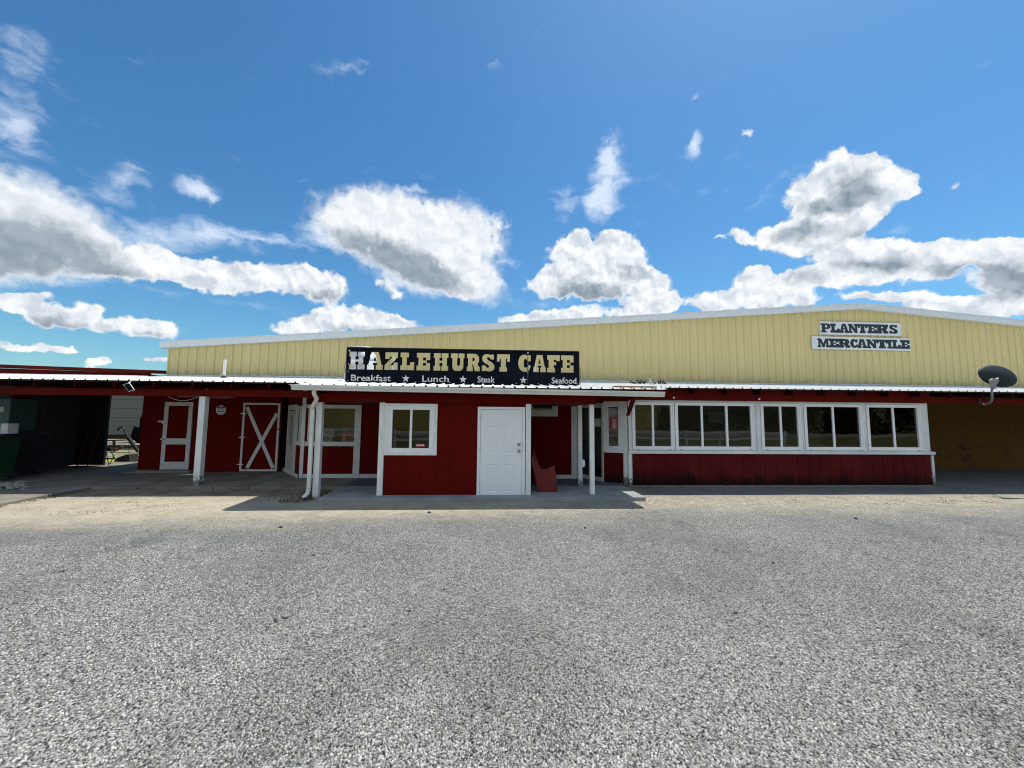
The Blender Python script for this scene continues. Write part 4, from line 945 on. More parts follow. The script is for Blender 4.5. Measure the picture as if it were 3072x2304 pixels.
for ch, a, b_ in [('H',45,330),('A',375,665),('Z',700,940),('L',990,1245),('E',1290,1537),('H',1603,1872),('U',1920,2170)]: rngs.append((ch, 1040+a*.16275, 1040+b_*.16275))
for ch, a, b_ in [('R',5,240),('S',280,512),('T',558,795),('C',950,1180),('A',1228,1460),('F',1485,1715),('E',1740,1970)]: rngs.append((ch, 1400+a*.16275, 1400+b_*.16275))
polys = [[(SX0,SZ0),(SX1,SZ0),(SX1,SZ1),(SX0,SZ1)]]
LZ0, LZ1 = 3.155, 3.630
for ch, a, b_ in rngs: polys += glyph_polys(ch, sxp(a), sxp(b_), LZ0, LZ1)
filled('plate', polys, SY, .006, 'plate', cs_)
m = MB()   # edge return and seam of the two plates
m.box(SX0-.02, SX0+.0, SY-.006, SY+.03, SZ0-.01, SZ1+.01); m.box(SX1, SX1+.02, SY-.006, SY+.03, SZ0-.01, SZ1+.01)
m.box(SX0, SX1, SY-.006, SY+.03, SZ1, SZ1+.02); m.box(SX0, SX1, SY-.006, SY+.03, SZ0-.02, SZ0)
xs_ = sxp(1583.5); m.box(xs_-.012, xs_+.012, SY-.003, SY+.012, SZ0, SZ1)
m.obj('frame', 'black', cs_)
sa = sxp(1040+.16275*92); 
def star_poly(cx, cz, r): return [(cx+(r if k % 2 == 0 else r*.42)*math.sin(math.pi*k/5), cz+(r if k % 2 == 0 else r*.42)*math.cos(math.pi*k/5)) for k in range(10)]
for s_, a, b_ in [('Breakfast', 1040+92*.16275, 1040+825*.16275), ('Lunch', 1040+1400*.16275, 1040+1890*.16275), ('Steak', 1400+205*.16275, 1400+522*.16275), ('Seafood', 1400+1565*.16275, 1400+2020*.16275)]:
    text_mesh('lettering', s_, sxp(a), sxp(b_), 2.852, 3.022, SY-.004, .004, 'silver', cs_, bold=.012)
for c_ in (1040+1098*.16275, 1040+2150*.16275, 1400+1046*.16275):
    m = MB(); m.prism(star_poly(sxp(c_), 2.925, .105), SY-.004, SY-.0005); m.obj('star', 'silver', cs_)
m = MB()
for (bx, bz) in [(SX0+.06,SZ1-.08),(SX0+.05,3.3),(SX0+.05,3.1),(SX0+.05,SZ0+.05),(xs_,SZ1-.06),(xs_,SZ1-.16),(xs_,3.38),(xs_,3.14),(SX1-.05,SZ0+.05),(-2.9,SZ0+.04),(-2.0,SZ0+.04),(-1.1,SZ0+.04),(-.2,SZ0+.04),(.7,SZ0+.04),(1.3,SZ0+.04),(1.6,SZ0+.04)]:
    r_ = .022 if bz > 3.6 or bx == SX0+.06 else .013
    m.tube([(bx,SY-.0005,bz),(bx,SY-.012,bz)], r_, 8)
m.obj('bolt', 'galv', cs_)
for (bx) in (-2.62, -1.62, -.72, .22, 1.22):
    m = MB(); m.box(bx-.03, bx+.03, SY-.05, SY+.03, zroof(SY)+.0, SZ0-.021); m.box(bx-.02,bx+.02,SY+.031,SY+.06,zroof(SY),SZ1-.2); m.obj('foot', 'signwhite', cs_)
m = MB(); m.tube([(SX1+.03,SY,3.30),(SX1+.05,SY+.01,3.2),(SX1+.035,SY,2.95),(SX1+.06,SY,2.80)], .006, 6); m.tube([(SX0-.03,SY,3.34),(SX0-.05,SY,3.24),(SX0-.03,SY,3.1)], .006, 6); m.obj('wire', 'black', cs_)

# ------------------------------------------------------------------ mercantile boards
def board_sign(word, px, nm, lab, lpx):
    y = BL-.07
    tl, bl, tr, br_ = [at(a, b_, y) for a, b_ in px]
    t = thing(nm, lab, 'sign', ((tl[0]+tr[0])/2, y, bl[1]), 'white boards with black slab lettering on the steel gable')
    m = MB(); m.hexa([(bl[0],y,bl[1]),(br_[0],y,br_[1]),(br_[0],y+.03,br_[1]),(bl[0],y+.03,bl[1]),(tl[0],y,tl[1]),(tr[0],y,tr[1]),(tr[0],y+.03,tr[1]),(tl[0],y+.03,tl[1])]); m.obj('board', 'signwhite', t)
    polys = []
    z0b, z1b = (bl[1]+br_[1])/2, (tl[1]+tr[1])/2; H_ = z1b-z0b
    for ch, a, b_ in lpx:
        x0, x1 = AX(2420+a*.1492, y, 1000), AX(2420+b_*.1492, y, 1000)
        f = (x0-bl[0])/(br_[0]-bl[0]); dz = (br_[1]-bl[1])*f
        polys.append((ch, x0, x1, bl[1]+dz+H_*.15, bl[1]+dz+H_*.85))
    for i, (ch, x0, x1, z0, z1) in enumerate(polys):
        filled('letter', glyph_polys(ch, x0, x1, z0, z1), y-.004-.0006*(i % 2), .004, 'signink', t)
board_sign('P', [(2460,964),(2461,1003),(2702,969),(2703,1007.5)], 'wall_sign', 'white board reading PLANTER\'S, the upper of the two gable boards', [('P',290,482),('L',480,668),('A',668,845),('N',838,1042),('T',1035,1228),('E',1225,1415),('R',1405,1640),("'",1590,1648),('S',1665,1832)])
board_sign('M', [(2435.5,1008.5),(2437,1047),(2731,1015.5),(2732,1052.5)], 'wall_sign', 'white board reading MERCANTILE, the lower and longer gable board', [('M',207,445),('E',440,640),('R',632,860),('C',862,1010),('A',1005,1190),('N',1183,1400),('T',1392,1612),('I',1605,1715),('L',1710,1868),('E',1868,2055)][0:0] or
  [('M',207,440),('E',438,632),('R',625,858),('C',862,1010),('A',1003,1190),('N',1183,1400),('T',1385,1622),('I',1600,1705),('L',1700,1872),('E',1868,2055)])

# ------------------------------------------------------------------ roof things
def vent_pipe():
    x, z = at(671, 1139, 13.0); t = thing('vent_pipe', 'slim white plastic vent pipe standing on the left porch roof', 'pipe', (x, 13.0, zroof(13)))
    MB().tube([(x,13,zroof(13)-.1),(x,13,3.71)], .042, 16).obj('pipe', 'pvc', t, smooth=False)
    MB().lathe([(.13,zroof(13)+.01),(.11,zroof(13)+.03),(.06,zroof(13)+.06),(.046,zroof(13)+.10)], x, 13.0, 20).obj('boot', 'rubber', t)
vent_pipe()
def exhaust():
    x = AX(1091, 12.3, 1040); y = 12.3; zb = zroof(y)
    t = thing('exhaust_fan', 'round silver rooftop exhaust fan behind the H of the cafe sign', 'vent', (x, y, zb))
    MB().box(x-.42, x+.42, y-.4, y+.4, zb-.05, zb+.22).obj('curb', 'galv', t, bevel=.01)
    MB().lathe([(0,zb+.22),(.36,zb+.221),(.40,zb+.30),(.36,zb+.42),(.30,zb+.48),(.36,zb+.56),(.41,zb+.72),(.36,zb+.86),(.3,zb+.92),(.32,zb+.98),(.33,zb+1.06),(.0,zb+1.08)], x, y, 32).obj('housing', 'silver', t, smooth=True)
    x2 = x+.36
    m = MB(); m.lathe([(.0,zb),(.16,zb+.001),(.16,zb+.5),(.2,zb+.52),(.2,zb+.60),(.1,zb+.78),(0,zb+.80)], x2, y-.55, 24); m.obj('duct', 'galv', t, smooth=True)
exhaust()
def junk(px, py, D, seed, lab):
    r_ = random.Random(seed); x, z = at(px, py, D); m = MB(); zb = zroof(D)+.02
    for k in range(7):
        a = Vector((x+r_.uniform(-.16,.16), D+r_.uniform(-.1,.1), zb+r_.uniform(.0,.05))); b_ = a+Vector((r_.uniform(-.12,.12), r_.uniform(-.05,.05), r_.uniform(.02,.12)))
        m.tube([a, (a+b_)/2+Vector((0,0,.02)), b_], [.02,.028,.012], 6)
    tag(m.obj('roof_debris', 'rubber'), lab, 'debris', 'black debris lumps on the porch roof')
junk(1907, 1150, 12.6, 1, 'larger black twisted debris on the roof left of the grey bracket')
junk(1924, 1149, 12.6, 2, 'small black debris on the roof just left of the grey bracket')
junk(1984, 1152, 12.4, 3, 'flat black debris on the roof right of the grey bracket')
x, z = at(1952, 1150, 12.0); m = MB(); m.box(x-.02, x+.02, 12.0, 12.04, zroof(12), 3.19); m.box(x-.05, x+.06, 12.005, 12.035, 3.09, 3.115); m.box(x-.08, x+.08, 11.9, 12.1, zroof(12)+.002, zroof(12)+.03)
tag(m.obj('roof_bracket', 'galv'), 'upright grey metal bracket standing on the roof above the gutter end', 'bracket')

# satellite dish
def satellite():
    D = 9.95; cx, cz = at(2993, 1128, D)
    t = thing('satellite_dish', 'dark grey oval satellite dish on curved pipe arm at right roof edge', 'satellite dish', (cx-.17, 10.6, 2.5))
    # bowl, seen from behind: opens away from the camera, tilted to the right and up
    a, b_ = .475, .33; n = 40; mr = 8; vs = []; fs = []
    tilt = Matrix.Rotation(R(9), 3, 'Y') @ Matrix.Rotation(R(-14), 3, 'X') @ Matrix.Rotation(R(-10), 3, 'Z')
    def bowl(off):
        out = []
        for j in range(mr+1):
            q = j/mr
            for k in range(n):
                an = 2*math.pi*k/n; p = Vector((a*q*math.cos(an), -.10*(1-q*q)+off, b_*q*math.sin(an))); out.append(tilt @ p+Vector((cx, D, cz)))
        return out
    A = bowl(0); Bb = bowl(.012); vs = A+Bb; N = len(A)
    for j in range(mr):
        for k in range(n):
            q = (j*n+k, (j+1)*n+k, (j+1)*n+(k+1) % n, j*n+(k+1) % n); fs.append(q); fs.append(tuple(N+i for i in reversed(q)))
    for k in range(n): fs.append((mr*n+k, N+mr*n+k, N+mr*n+(k+1) % n, mr*n+(k+1) % n))
    m = MB(); m.v = [tuple(v) for v in vs]; m.f = fs; m.obj('reflector', 'dish', t, smooth=True)
    bx, bz = at(2977, 1150, D-.12)
    m = MB(); m.prism([(bx-.08,bz+.10),(bx-.02,bz+.13),(bx+.10,bz+.13),(bx+.16,bz+.16),(bx+.15,bz+.04),(bx+.06,bz-.05),(bx+.03,bz-.16),(bx-.05,bz-.16),(bx-.06,bz-.02)], D-.16, D-.10); m.obj('bracket', 'arm', t, bevel=.006)
    pts = []
    P = [(2976,1165,D-.12),(2976,1195,D-.10),(2974,1203,D-.05),(2966,1211,10.0),(2954,1215,10.15),(2943,1209,10.4),(2936,1201,10.62),(2934,1197,10.70)]
    pts = [(at(a_, c_, d_)[0], d_, at(a_, c_, d_)[1]) for a_, c_, d_ in P]
    MB().tube(pts, .024, 12).obj('arm', 'arm', t, smooth=True)
    c0 = Vector((bx+.10, D-.1, bz-.22)); MB().tube([(c0.x+.075*math.cos(k*.5-1.8), c0.y, c0.z+.085*math.sin(k*.5-1.8)) for k in range(11)], .004, 5).obj('cable', 'black', t)
satellite()

# ------------------------------------------------------------------ porch things
# pew bench (seen end-on)
def pew():
    y0 = 9.62; y1 = 10.9
    def P(px_, py_): return at(1540+px_*.16878, 1200+py_*.16878, y0)
    out = [(333,965),(345,975),(375,1040),(410,1110),(440,1170),(470,1212),(500,1227),(560,1230),(610,1218),(650,1200),(690,1175),(715,1168),(735,1178),(745,1200),(740,1240),(742,1280),(760,1320),(772,1370),(770,1420),(764,1480),(768,1560),(778,1640),(782,1720),(785,1800),(700,1800),(560,1800),(440,1800),(440,1760),(425,1640),(410,1500),(395,1420),(370,1320),(345,1200),(325,1120),(322,1050)]
    poly = [P(*p) for p in out]; zmin = min(p[1] for p in poly); k = (.09-zmin); poly = [(p[0], p[1]+k*max(0, 1-(p[1]-zmin)/.5)) for p in poly]
    ex = [p[0] for p in poly]; xl, xr = min(ex), max(ex); t = thing('pew_bench', 'old red painted wooden pew bench standing end-on against the box room', 'bench', ((xl+xr)/2, 10.2, .09))
    MB().prism(poly, y0, y0+.05).obj('end_panel', 'bench', t, bevel=.008)
    MB().box(xl+.22, xr-.02, y1, y1+.05, .09, .50).obj('end_panel', 'bench', t, bevel=.008)
    zs = .50
    MB().box(xl+.25, xr-.03, y0+.051, y1-.001, zs, zs+.035).obj('seat', 'bench', t)
    m = MB(); m.hexa([(xl+.24,y0+.051,zs+.04),(xl+.27,y0+.051,zs+.04),(xl+.27,y1-.001,zs+.04),(xl+.24,y1-.001,zs+.04),(xl+.04,y0+.051,1.06),(xl+.07,y0+.051,1.06),(xl+.07,y1-.001,1.06),(xl+.04,y1-.001,1.06)]); m.obj('backrest', 'bench', t)
pew()

# security sign
def security():
    cx, cz = at(662, 1230, LY-.02); r_ = .165; y = LY-.012
    t = thing('security_sign', 'octagonal blue and white security sign on the dark red back wall', 'sign', (cx, y, cz))
    oc = lambda q: [(cx+q*math.cos(math.pi/8+k*math.pi/4), cz+q*math.sin(math.pi/8+k*math.pi/4)) for k in range(8)]
    MB().prism(oc(r_), y, y+.008).obj('board', 'signwhite', t)
    q = r_*.93; s = q*math.sin(math.pi/8); c_ = q*math.cos(math.pi/8)
    MB().prism([(cx-c_,cz+s),(cx+c_,cz+s),(cx+s,cz+c_),(cx-s,cz+c_)], y-.003, y-.0005).obj('blue_band', 'navy', t)
    m = MB(); m.box(cx-.06, cx+.06, y-.005, y-.0035, cz+.115, cz+.13); m.box(cx-.04, cx+.04, y-.005, y-.0035, cz+.085, cz+.10)
    m.obj('top_print', 'signwhite', t)
    m = MB(); m.box(cx-.10, cx+.10, y-.003, y-.0005, cz+.033, cz+.047); m.box(cx-.13, cx+.13, y-.003, y-.0005, cz-.005, cz+.01); m.box(cx-.12, cx+.12, y-.003, y-.0005, cz-.055, cz-.03); m.obj('print', 'navy', t)
    m = MB(); m.tube([(cx+.03*math.cos(k*.5+.6)-.02, y-.003, cz-.115+.022*math.sin(k*.5+.6)) for k in range(10)], .007, 6); m.box(cx+.03, cx+.07, y-.003, y-.0005, cz-.12, cz-.105); m.obj('emblem', 'black', t)
security()
# ceiling fan
def cfan():
    D = 11.9; x, z = at(618, 1188, D); t = thing('ceiling_fan', 'pale ceiling fan under the left porch roof beside the peeling post', 'fan', (x, D, 2.75))
    MB().lathe([(.0,z+.10),(.10,z+.099),(.13,z+.03),(.12,z-.02),(.07,z-.03),(.07,z-.09),(.05,z-.12),(0,z-.121)], x, D, 24).obj('motor', 'fan', t, smooth=True)
    MB().tube([(x,D,z+.09),(x,D,zroof(D)-.02)], .015, 10).obj('rod', 'fan', t)
    for k in range(4):
        an = R(-3+k*90); c, s = math.cos(an), math.sin(an); m = MB()
        pts = [(.12,-.03),(.22,-.06),(.78,-.075),(.83,-.04),(.83,.04),(.78,.075),(.22,.06),(.12,.03)]
        m.prism([(x+a*c-b_*s, D+a*s+b_*c) for a, b_ in pts], z-.035, z-.028, 'z'); m.obj('blade', 'fan', t)
cfan()
# sagging wire and junction box under the beam
x0, z0 = at(497, 1185, 11.2); x1_, z1_ = at(594, 1190, 11.2)
m = MB(); m.tube([(x0+(x1_-x0)*k/12, 11.2, z0+(z1_-z0)*k/12-.13*(1-(2*k/12-1)**2)) for k in range(13)], .006, 6)
tag(m.obj('hanging_cable', 'pvc'), 'thin white cable sagging under the porch beam above the storage door', 'cable')
jx, jz = at(541, 1186, 12.2); jb = thing('porch_light', 'small three piece white porch light half hidden by the beam', 'light', (jx, 12.2, jz))
MB().box(jx-.035, jx+.035, 12.2, 12.25, jz-.01, jz+.08).obj('housing', 'pvc', jb); 
for dx in (-.115, .10): MB().box(jx+dx, jx+dx+.02, 12.2, 12.24, jz-.01, jz+.08).obj('arm', 'pvc', jb)
MB().box(jx-.12, jx+.12, 12.2, 12.24, jz+.081, jz+.1).obj('base', 'black', jb)
# flood lamp / solar panel at the roof edge
def solar():
    D = 10.25; P = [at(368,1153,D), at(388,1149,D), at(403,1170,D), at(386,1175,D)]
    t = thing('solar_light', 'tilted thin black solar light panel with pale rim under the left roof edge', 'lamp', (P[0][0], D, P[0][1]))
    c = (sum(p[0] for p in P)/4, sum(p[1] for p in P)/4)
    MB().prism([P[3], P[2], P[1], P[0]], D, D+.02).obj('rim', 'pvc', t)
    q = [(c[0]+(p[0]-c[0])*.86, c[1]+(p[1]-c[1])*.9) for p in P]
    MB().prism([q[3], q[2], q[1], q[0]], D-.004, D-.001).obj('panel', 'plate', t)
    MB().tube([(P[1][0]-.05,D+.02,P[1][1]-.02),(P[1][0]-.03,D+.12,P[1][1]+.09)], .015, 8).obj('bracket', 'pvc', t)
solar()
# bins
def bin_(x, y, w_, h_, mat, lab, lid, panel=None):
    t = thing('wheeled_bin', lab, 'bin', (x, y, .1), 'wheeled bins under the left porch')
    z = .1; a = w_/2
    m = MB(); m.hexa([(x-a*.8,y-a*.75,z+.05),(x+a*.8,y-a*.75,z+.05),(x+a*.8,y+a*.8,z+.05),(x-a*.8,y+a*.8,z+.05),(x-a,y-a*1.05,z+h_*.92),(x+a,y-a*1.05,z+h_*.92),(x+a,y+a*1.05,z+h_*.92),(x-a,y+a*1.05,z+h_*.92)])
    m.box(x-a*1.04, x+a*1.04, y-a*1.1, y-a*1.051, z+h_*.84, z+h_*.92); m.obj('body', mat, t, bevel=.02)
    m = MB(); m.hexa([(x-a*1.08,y-a*1.18,z+h_*.925),(x+a*1.08,y-a*1.18,z+h_*.925),(x+a*1.08,y+a*1.2,z+h_*.925),(x-a*1.08,y+a*1.2,z+h_*.925),(x-a*.9,y-a*1.0,z+h_),(x+a*.9,y-a*1.0,z+h_),(x+a*.95,y+a*1.15,z+h_*1.02),(x-a*.95,y+a*1.15,z+h_*1.02)]); m.obj('lid', lid, t, bevel=.02)
    for s in (-1, 1):
        MB().tube([(x+s*a*.75,y+a*.8,z+.11),(x+s*a*.95,y+a*.8,z+.11)], .11, 16).obj('wheel', 'rubber', t)
    m = MB(); m.tube([(x-a*.8,y+a*1.2,z+h_*.9),(x-a*.8,y+a*1.4,z+h_*.95),(x+a*.8,y+a*1.4,z+h_*.95),(x+a*.8,y+a*1.2,z+h_*.9)], .018, 8); m.obj('handle', lid, t)
    if panel:
        m = MB(); m.hexa([(x+a*.05,y-a*.815,z+.2),(x+a*.7,y-a*.815,z+.2),(x+a*.7,y-a*.79,z+.2),(x+a*.05,y-a*.79,z+.2),(x+a*.05,y-a*1.01,z+h_*.68),(x+a*.8,y-a*1.01,z+h_*.68),(x+a*.8,y-a*.95,z+h_*.68),(x+a*.05,y-a*.95,z+h_*.68)]); m.obj('front_panel', panel, t)
bin_(AX(66, 11.75, 1350)-.385, 11.35, .74, 1.22, 'greenplastic', 'green wheeled bin with lighter front panel at the left edge', 'blackplastic', 'limeplastic')
bin_(AX(143, 12.7, 1350)-.41, 12.28, .78, 1.25, 'blackplastic', 'black wheeled bin right behind the green one', 'blackplastic')
m = MB().box(at(22,1280,11.5)[0], at(44,1280,11.5)[0], 11.35, 11.6, 1.345, 1.345+.28); tag(m.obj('white_carton', 'paper', bevel=.01), 'small pale carton sitting on the green bin lid', 'carton')

# ------------------------------------------------------------------ shed at the left with red fascia
shed = thing('red_shed', 'open red shed with flat fascia rising behind the left porch roof', 'building', (-15, 14.6, 0))
m = MB(); m.hexa([(-22,14.5,3.60),(-11.78,14.5,3.385),(-11.78,14.54,3.385),(-22,14.54,3.60),(-22,14.5,3.72),(-11.78,14.5,3.475),(-11.78,14.54,3.475),(-22,14.54,3.72)]); m.obj('fascia', 'redbeam', shed)
m = MB(); m.hexa([(-22,14.6,3.34),(-12.36,14.6,3.30),(-12.36,14.68,3.30),(-22,14.68,3.34),(-22,14.6,3.58),(-12.36,14.6,3.384),(-12.36,14.68,3.384),(-22,14.68,3.58)]); m.obj('beam', 'redbeam', shed)
m = MB(); m.hexa([(-22,14.55,3.7),(-11.8,14.55,3.46),(-11.8,15.3,3.42),(-22,15.3,3.66),(-22,14.55,3.73),(-11.8,14.55,3.485),(-11.8,15.3,3.44),(-22,15.3,3.69)]); m.obj('roof', 'darkwood', shed)
MB().box(-12.42, -12.34, 14.56, 14.66, 3.22, 3.30).obj('rafter_end', 'redbeam', shed)
xg = AX(85, 13.0, 1300)
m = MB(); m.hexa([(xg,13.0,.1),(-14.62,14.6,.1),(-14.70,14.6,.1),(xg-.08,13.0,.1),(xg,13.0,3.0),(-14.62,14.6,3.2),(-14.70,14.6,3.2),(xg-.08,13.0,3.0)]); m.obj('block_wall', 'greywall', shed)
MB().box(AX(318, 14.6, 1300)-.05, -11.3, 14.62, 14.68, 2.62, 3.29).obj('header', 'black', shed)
m = MB(); m.box(-14.95, AX(318, 14.6, 1300), 14.6, 14.68, .1, 3.2); m.obj('bay_darkness_sheet', 'black', shed)  # black sheet standing in for the darkness inside the bay opening
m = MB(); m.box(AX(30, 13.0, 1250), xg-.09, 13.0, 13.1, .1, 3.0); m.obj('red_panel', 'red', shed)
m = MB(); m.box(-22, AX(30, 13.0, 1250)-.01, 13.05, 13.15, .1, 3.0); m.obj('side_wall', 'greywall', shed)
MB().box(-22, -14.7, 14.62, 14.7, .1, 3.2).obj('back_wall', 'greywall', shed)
MB().tube([(at(122,1388,14.0)[0]+.5,14.3,.45),(at(122,1388,14.0)[0]+.5,14.3,.5)], .03, 8)
ice = thing('ice_chest', 'teal panel cabinet with white notice at the far left under the porch', 'cabinet', (-14.6, 12.6, .1))
ix1 = AX(27, 12.3, 1250); MB().box(ix1-1.0, ix1, 12.3, 13.0, .1, 2.35).obj('cabinet', 'teal', ice, bevel=.02)
nx0, nz0 = at(0, 1236, 12.29); nx1, nz1 = at(12, 1220, 12.29); MB().box(nx0-.1, nx1, 12.290, 12.298, nz0, nz1).obj('notice', 'paper', ice)
# red hand truck leaning in the dark
hx, hz = at(238, 1340, 14.2)
m = MB(); m.tube([(hx-.06,14.25,.12),(hx+.02,14.45,1.30)], .018, 8); m.tube([(hx+.28,14.25,.12),(hx+.36,14.45,1.30)], .018, 8); m.tube([(hx+.02,14.45,1.30),(hx+.36,14.45,1.30)], .018, 8); m.tube([(hx-.0,14.34,.7),(hx+.30,14.34,.7)], .012, 8); m.box(hx-.08, hx+.3, 14.0, 14.24, .11, .125)
tag(m.obj('hand_truck', 'redsteel'), 'red tubular hand truck leaning in the dark bay', 'hand truck')

# back yard seen through the gap
tr = thing('storage_trailer', 'large white panelled trailer in the yard behind the open bay', 'trailer', (-20, 23, 0))
m = MB()
for i in range(6): m.box(-27, -14.6, 22.5+(.012 if i % 2 else 0), 25, .70+i*.5, .70+(i+1)*.5-.03)
m.box(-27, -14.6, 22.53, 25, .7, 3.7); m.obj('body', 'trailer', tr)
MB().box(-27, -13.4, 22.6, 22.75, .50, .69).obj('frame', 'black', tr)
for x in (-23.2, -22.1): MB().tube([(x,22.45,.4),(x,22.75,.4)], .4, 20).obj('wheel', 'rubber', tr)
ut = thing('utility_trailer', 'low steel utility trailer with diagonal brace behind the open bay', 'trailer', (-15.8, 17.2, 0))
def yb(px_, py_, D): x, z = at(px_, py_, D); return (x, D, z)
D_ = 17.5
m = MB(); m.tube([yb(300,1309,D_), yb(383,1308,D_)], 0, rect=(.14,.06)); m.tube([yb(300,1322,D_), yb(420,1319,D_)], 0, rect=(.05,.05)); m.tube([yb(300,1330,D_), yb(420,1327,D_)], 0, rect=(.03,.03)); m.obj('bed_rail', 'darkwood', ut)
m = MB(); m.tube([yb(383,1311,D_-.1), yb(418,1360,D_-.1)], 0, rect=(.10,.08)); m.obj('brace', 'black', ut)
m = MB(); m.tube([yb(300,1356,D_-.2), yb(425,1359,D_-.2)], 0, rect=(.045,.05)); m.obj('lower_rail', 'galv', ut)
m = MB(); m.tube([yb(342,1322,D_), yb(342,1356,D_)], 0, rect=(.08,.05)); m.tube([yb(387,1322,D_), yb(387,1375,D_)], .012, 6); m.obj('upright', 'black', ut)
m = MB(); m.tube([yb(344,1348,D_), yb(352,1349,D_), yb(361,1345,D_), yb(366,1339,D_)], .05, 8); m.obj('fender', 'redsteel', ut)
hz_ = MB(); hz_.tube([yb(364+10*(-math.cos(k*.35)), 1292-10*math.sin(k*.35), 15.2) for k in range(10)]+[yb(383,1310,15.2)], .025, 8)
tag(hz_.obj('garden_hose', 'black'), 'loop of black garden hose arching behind the open bay', 'hose')
fc = thing('folding_chair', 'black folding chair silhouetted in the open bay', 'chair', (-13.8, 14.9, .05))
D2 = 15.0
m = MB(); m.prism([at(296,1352,D2),at(333,1354,D2),at(328,1343,D2),at(312,1337,D2),at(300,1336,D2)], D2, D2+.06); m.obj('backrest', 'black', fc)
for a_, b_ in (((331,1350),(345,1377)),((342,1366),(330,1392)),((318,1352),(328,1405)),((300,1352),(292,1405))):
    MB().tube([yb(a_[0],a_[1],D2), yb(b_[0],b_[1],D2)], .014, 6).obj('leg', 'black', fc)
MB().tube([yb(300,1374,D2), yb(346,1376,D2)], .02, 6).obj('seat', 'black', fc)
m = MB(); m.prism([at(338,1388,16.0),at(390,1388,16.0),at(386,1364,16.0),at(377,1364,16.0),at(350,1374,16.0)], 16.0, 16.4); tag(m.obj('wheelbarrow_tub', 'rubber'), 'dark sloping tub on the grass behind the open bay', 'tub')
m = MB(); m.prism([at(412,1330,14.9),at(428,1330,14.9),at(428,1242,14.9),at(420,1256,14.9),at(418,1285,14.9),at(404,1278,14.9),at(400,1284,14.9),at(395,1298,14.9),at(392,1312,14.9)], 14.9, 15.2); tag(m.obj('covered_grill', 'black'), 'dark covered grill shape at the right side of the open bay', 'grill')

# ramp board, light glint, rubble, weeds
rx0, ry0 = gnd(500, 1431, .09); rx1, ry1 = gnd(568, 1428, .09)
m = MB(); m.hexa([(rx0,12.35,.085),(rx1,12.35,.085),(rx1,12.5,.085),(rx0+.5,12.5,.085),(rx0,12.35,.092),(rx1,12.35,.135),(rx1,12.5,.145),(rx0+.5,12.5,.11)]); tag(m.obj('ramp_board', 'trimgrey'), 'thin white wedge board lying before the storage door', 'board')
sx, sy = gnd(398, 1418, .055); m = MB(); m.hexa([(sx-.22,sy-.07,.066),(sx+.20,sy+.0,.066),(sx+.24,sy+.14,.066),(sx-.1,sy+.03,.066),(sx-.22,sy-.07,.071),(sx+.20,sy,.071),(sx+.24,sy+.14,.071),(sx-.1,sy+.03,.071)]); tag(m.obj('glint_sheet', 'paper'), 'sunlight glint on the dark bay floor, drawn as a flat white sheet', 'glint')  # white sheet standing in for a glint of sunlight on the floor
def lump(m, x, y, z, r_, flat=.6, rr=random):
    t_ = (1+5**.5)/2; base = [(-1,t_,0),(1,t_,0),(-1,-t_,0),(1,-t_,0),(0,-1,t_),(0,1,t_),(0,-1,-t_),(0,1,-t_),(t_,0,-1),(t_,0,1),(-t_,0,-1),(-t_,0,1)]
    fs = [(0,11,5),(0,5,1),(0,1,7),(0,7,10),(0,10,11),(1,5,9),(5,11,4),(11,10,2),(10,7,6),(7,1,8),(3,9,4),(3,4,2),(3,2,6),(3,6,8),(3,8,9),(4,9,5),(2,4,11),(6,2,10),(8,6,7),(9,8,1)]
    sx_, sy_ = rr.uniform(.7,1.3), rr.uniform(.7,1.2); an = rr.uniform(0,6.3); c, s = math.cos(an), math.sin(an); vs = []
    for p in base:
        q = [v/1.9*r_*rr.uniform(.8,1.15) for v in p]; q[0] *= sx_; q[1] *= sy_; vs.append((x+q[0]*c-q[1]*s, y+q[0]*s+q[1]*c, z+q[2]*flat))
    m.add(vs, fs)
m = MB()
for k in range(46):
    px_, py_ = random.uniform(-60, 78), random.uniform(1453, 1468); gx, gy = gnd(px_, py_, .07); lump(m, gx, gy, .07+random.uniform(0,.05), random.uniform(.04,.15), .5)
tag(m.obj('broken_concrete', 'concrete_step'), 'heap of broken concrete pieces on the driveway slab', 'rubble', kind='stuff')
# separate dark stones and clods in the car park
pts = [(1290,1539,'flat brown clod just in front of the shadow edge below the white door'),(1225,1837,'dark stone alone in the middle of the gravel, the most isolated one'),(852,1856,'dark stone lying right of its close twin in the left gravel'),(826,1864,'dark flat stone lying left of its close twin in the left gravel'),
 (841,1583,'small dark stone in front of the downspout shadow'),(941,1666,'brown twiggy clod a little before the small window'),(2568,1557,'dark stone on the sandy strip at the right, below the gable peak'),(1900,1527,'dark clod at the right tip of the porch shadow'),
 (1757,1585,'dark stone in front of the right porch post'),(182,1717,'dark flat stone at the far left of the gravel'),(2206,1840,'dark stone on the gravel below the middle windows'),(1334,1768,'small dark stone straight before the white door'),(2320,1690,'dark stone on the gravel below the last windows')]
for i, (px_, py_, lb_) in enumerate(pts):
    gx, gy = gnd(px_, py_); m = MB(); s_ = .026 if py_ < 1600 else .014
    for q in range(2): lump(m, gx+random.uniform(-.02,.02), gy+random.uniform(-.02,.02), .01, s_*random.uniform(.8,1.6), .6)
    tag(m.obj('dark_stone', 'rock'), lb_, 'stone', 'dark stones scattered on the gravel')
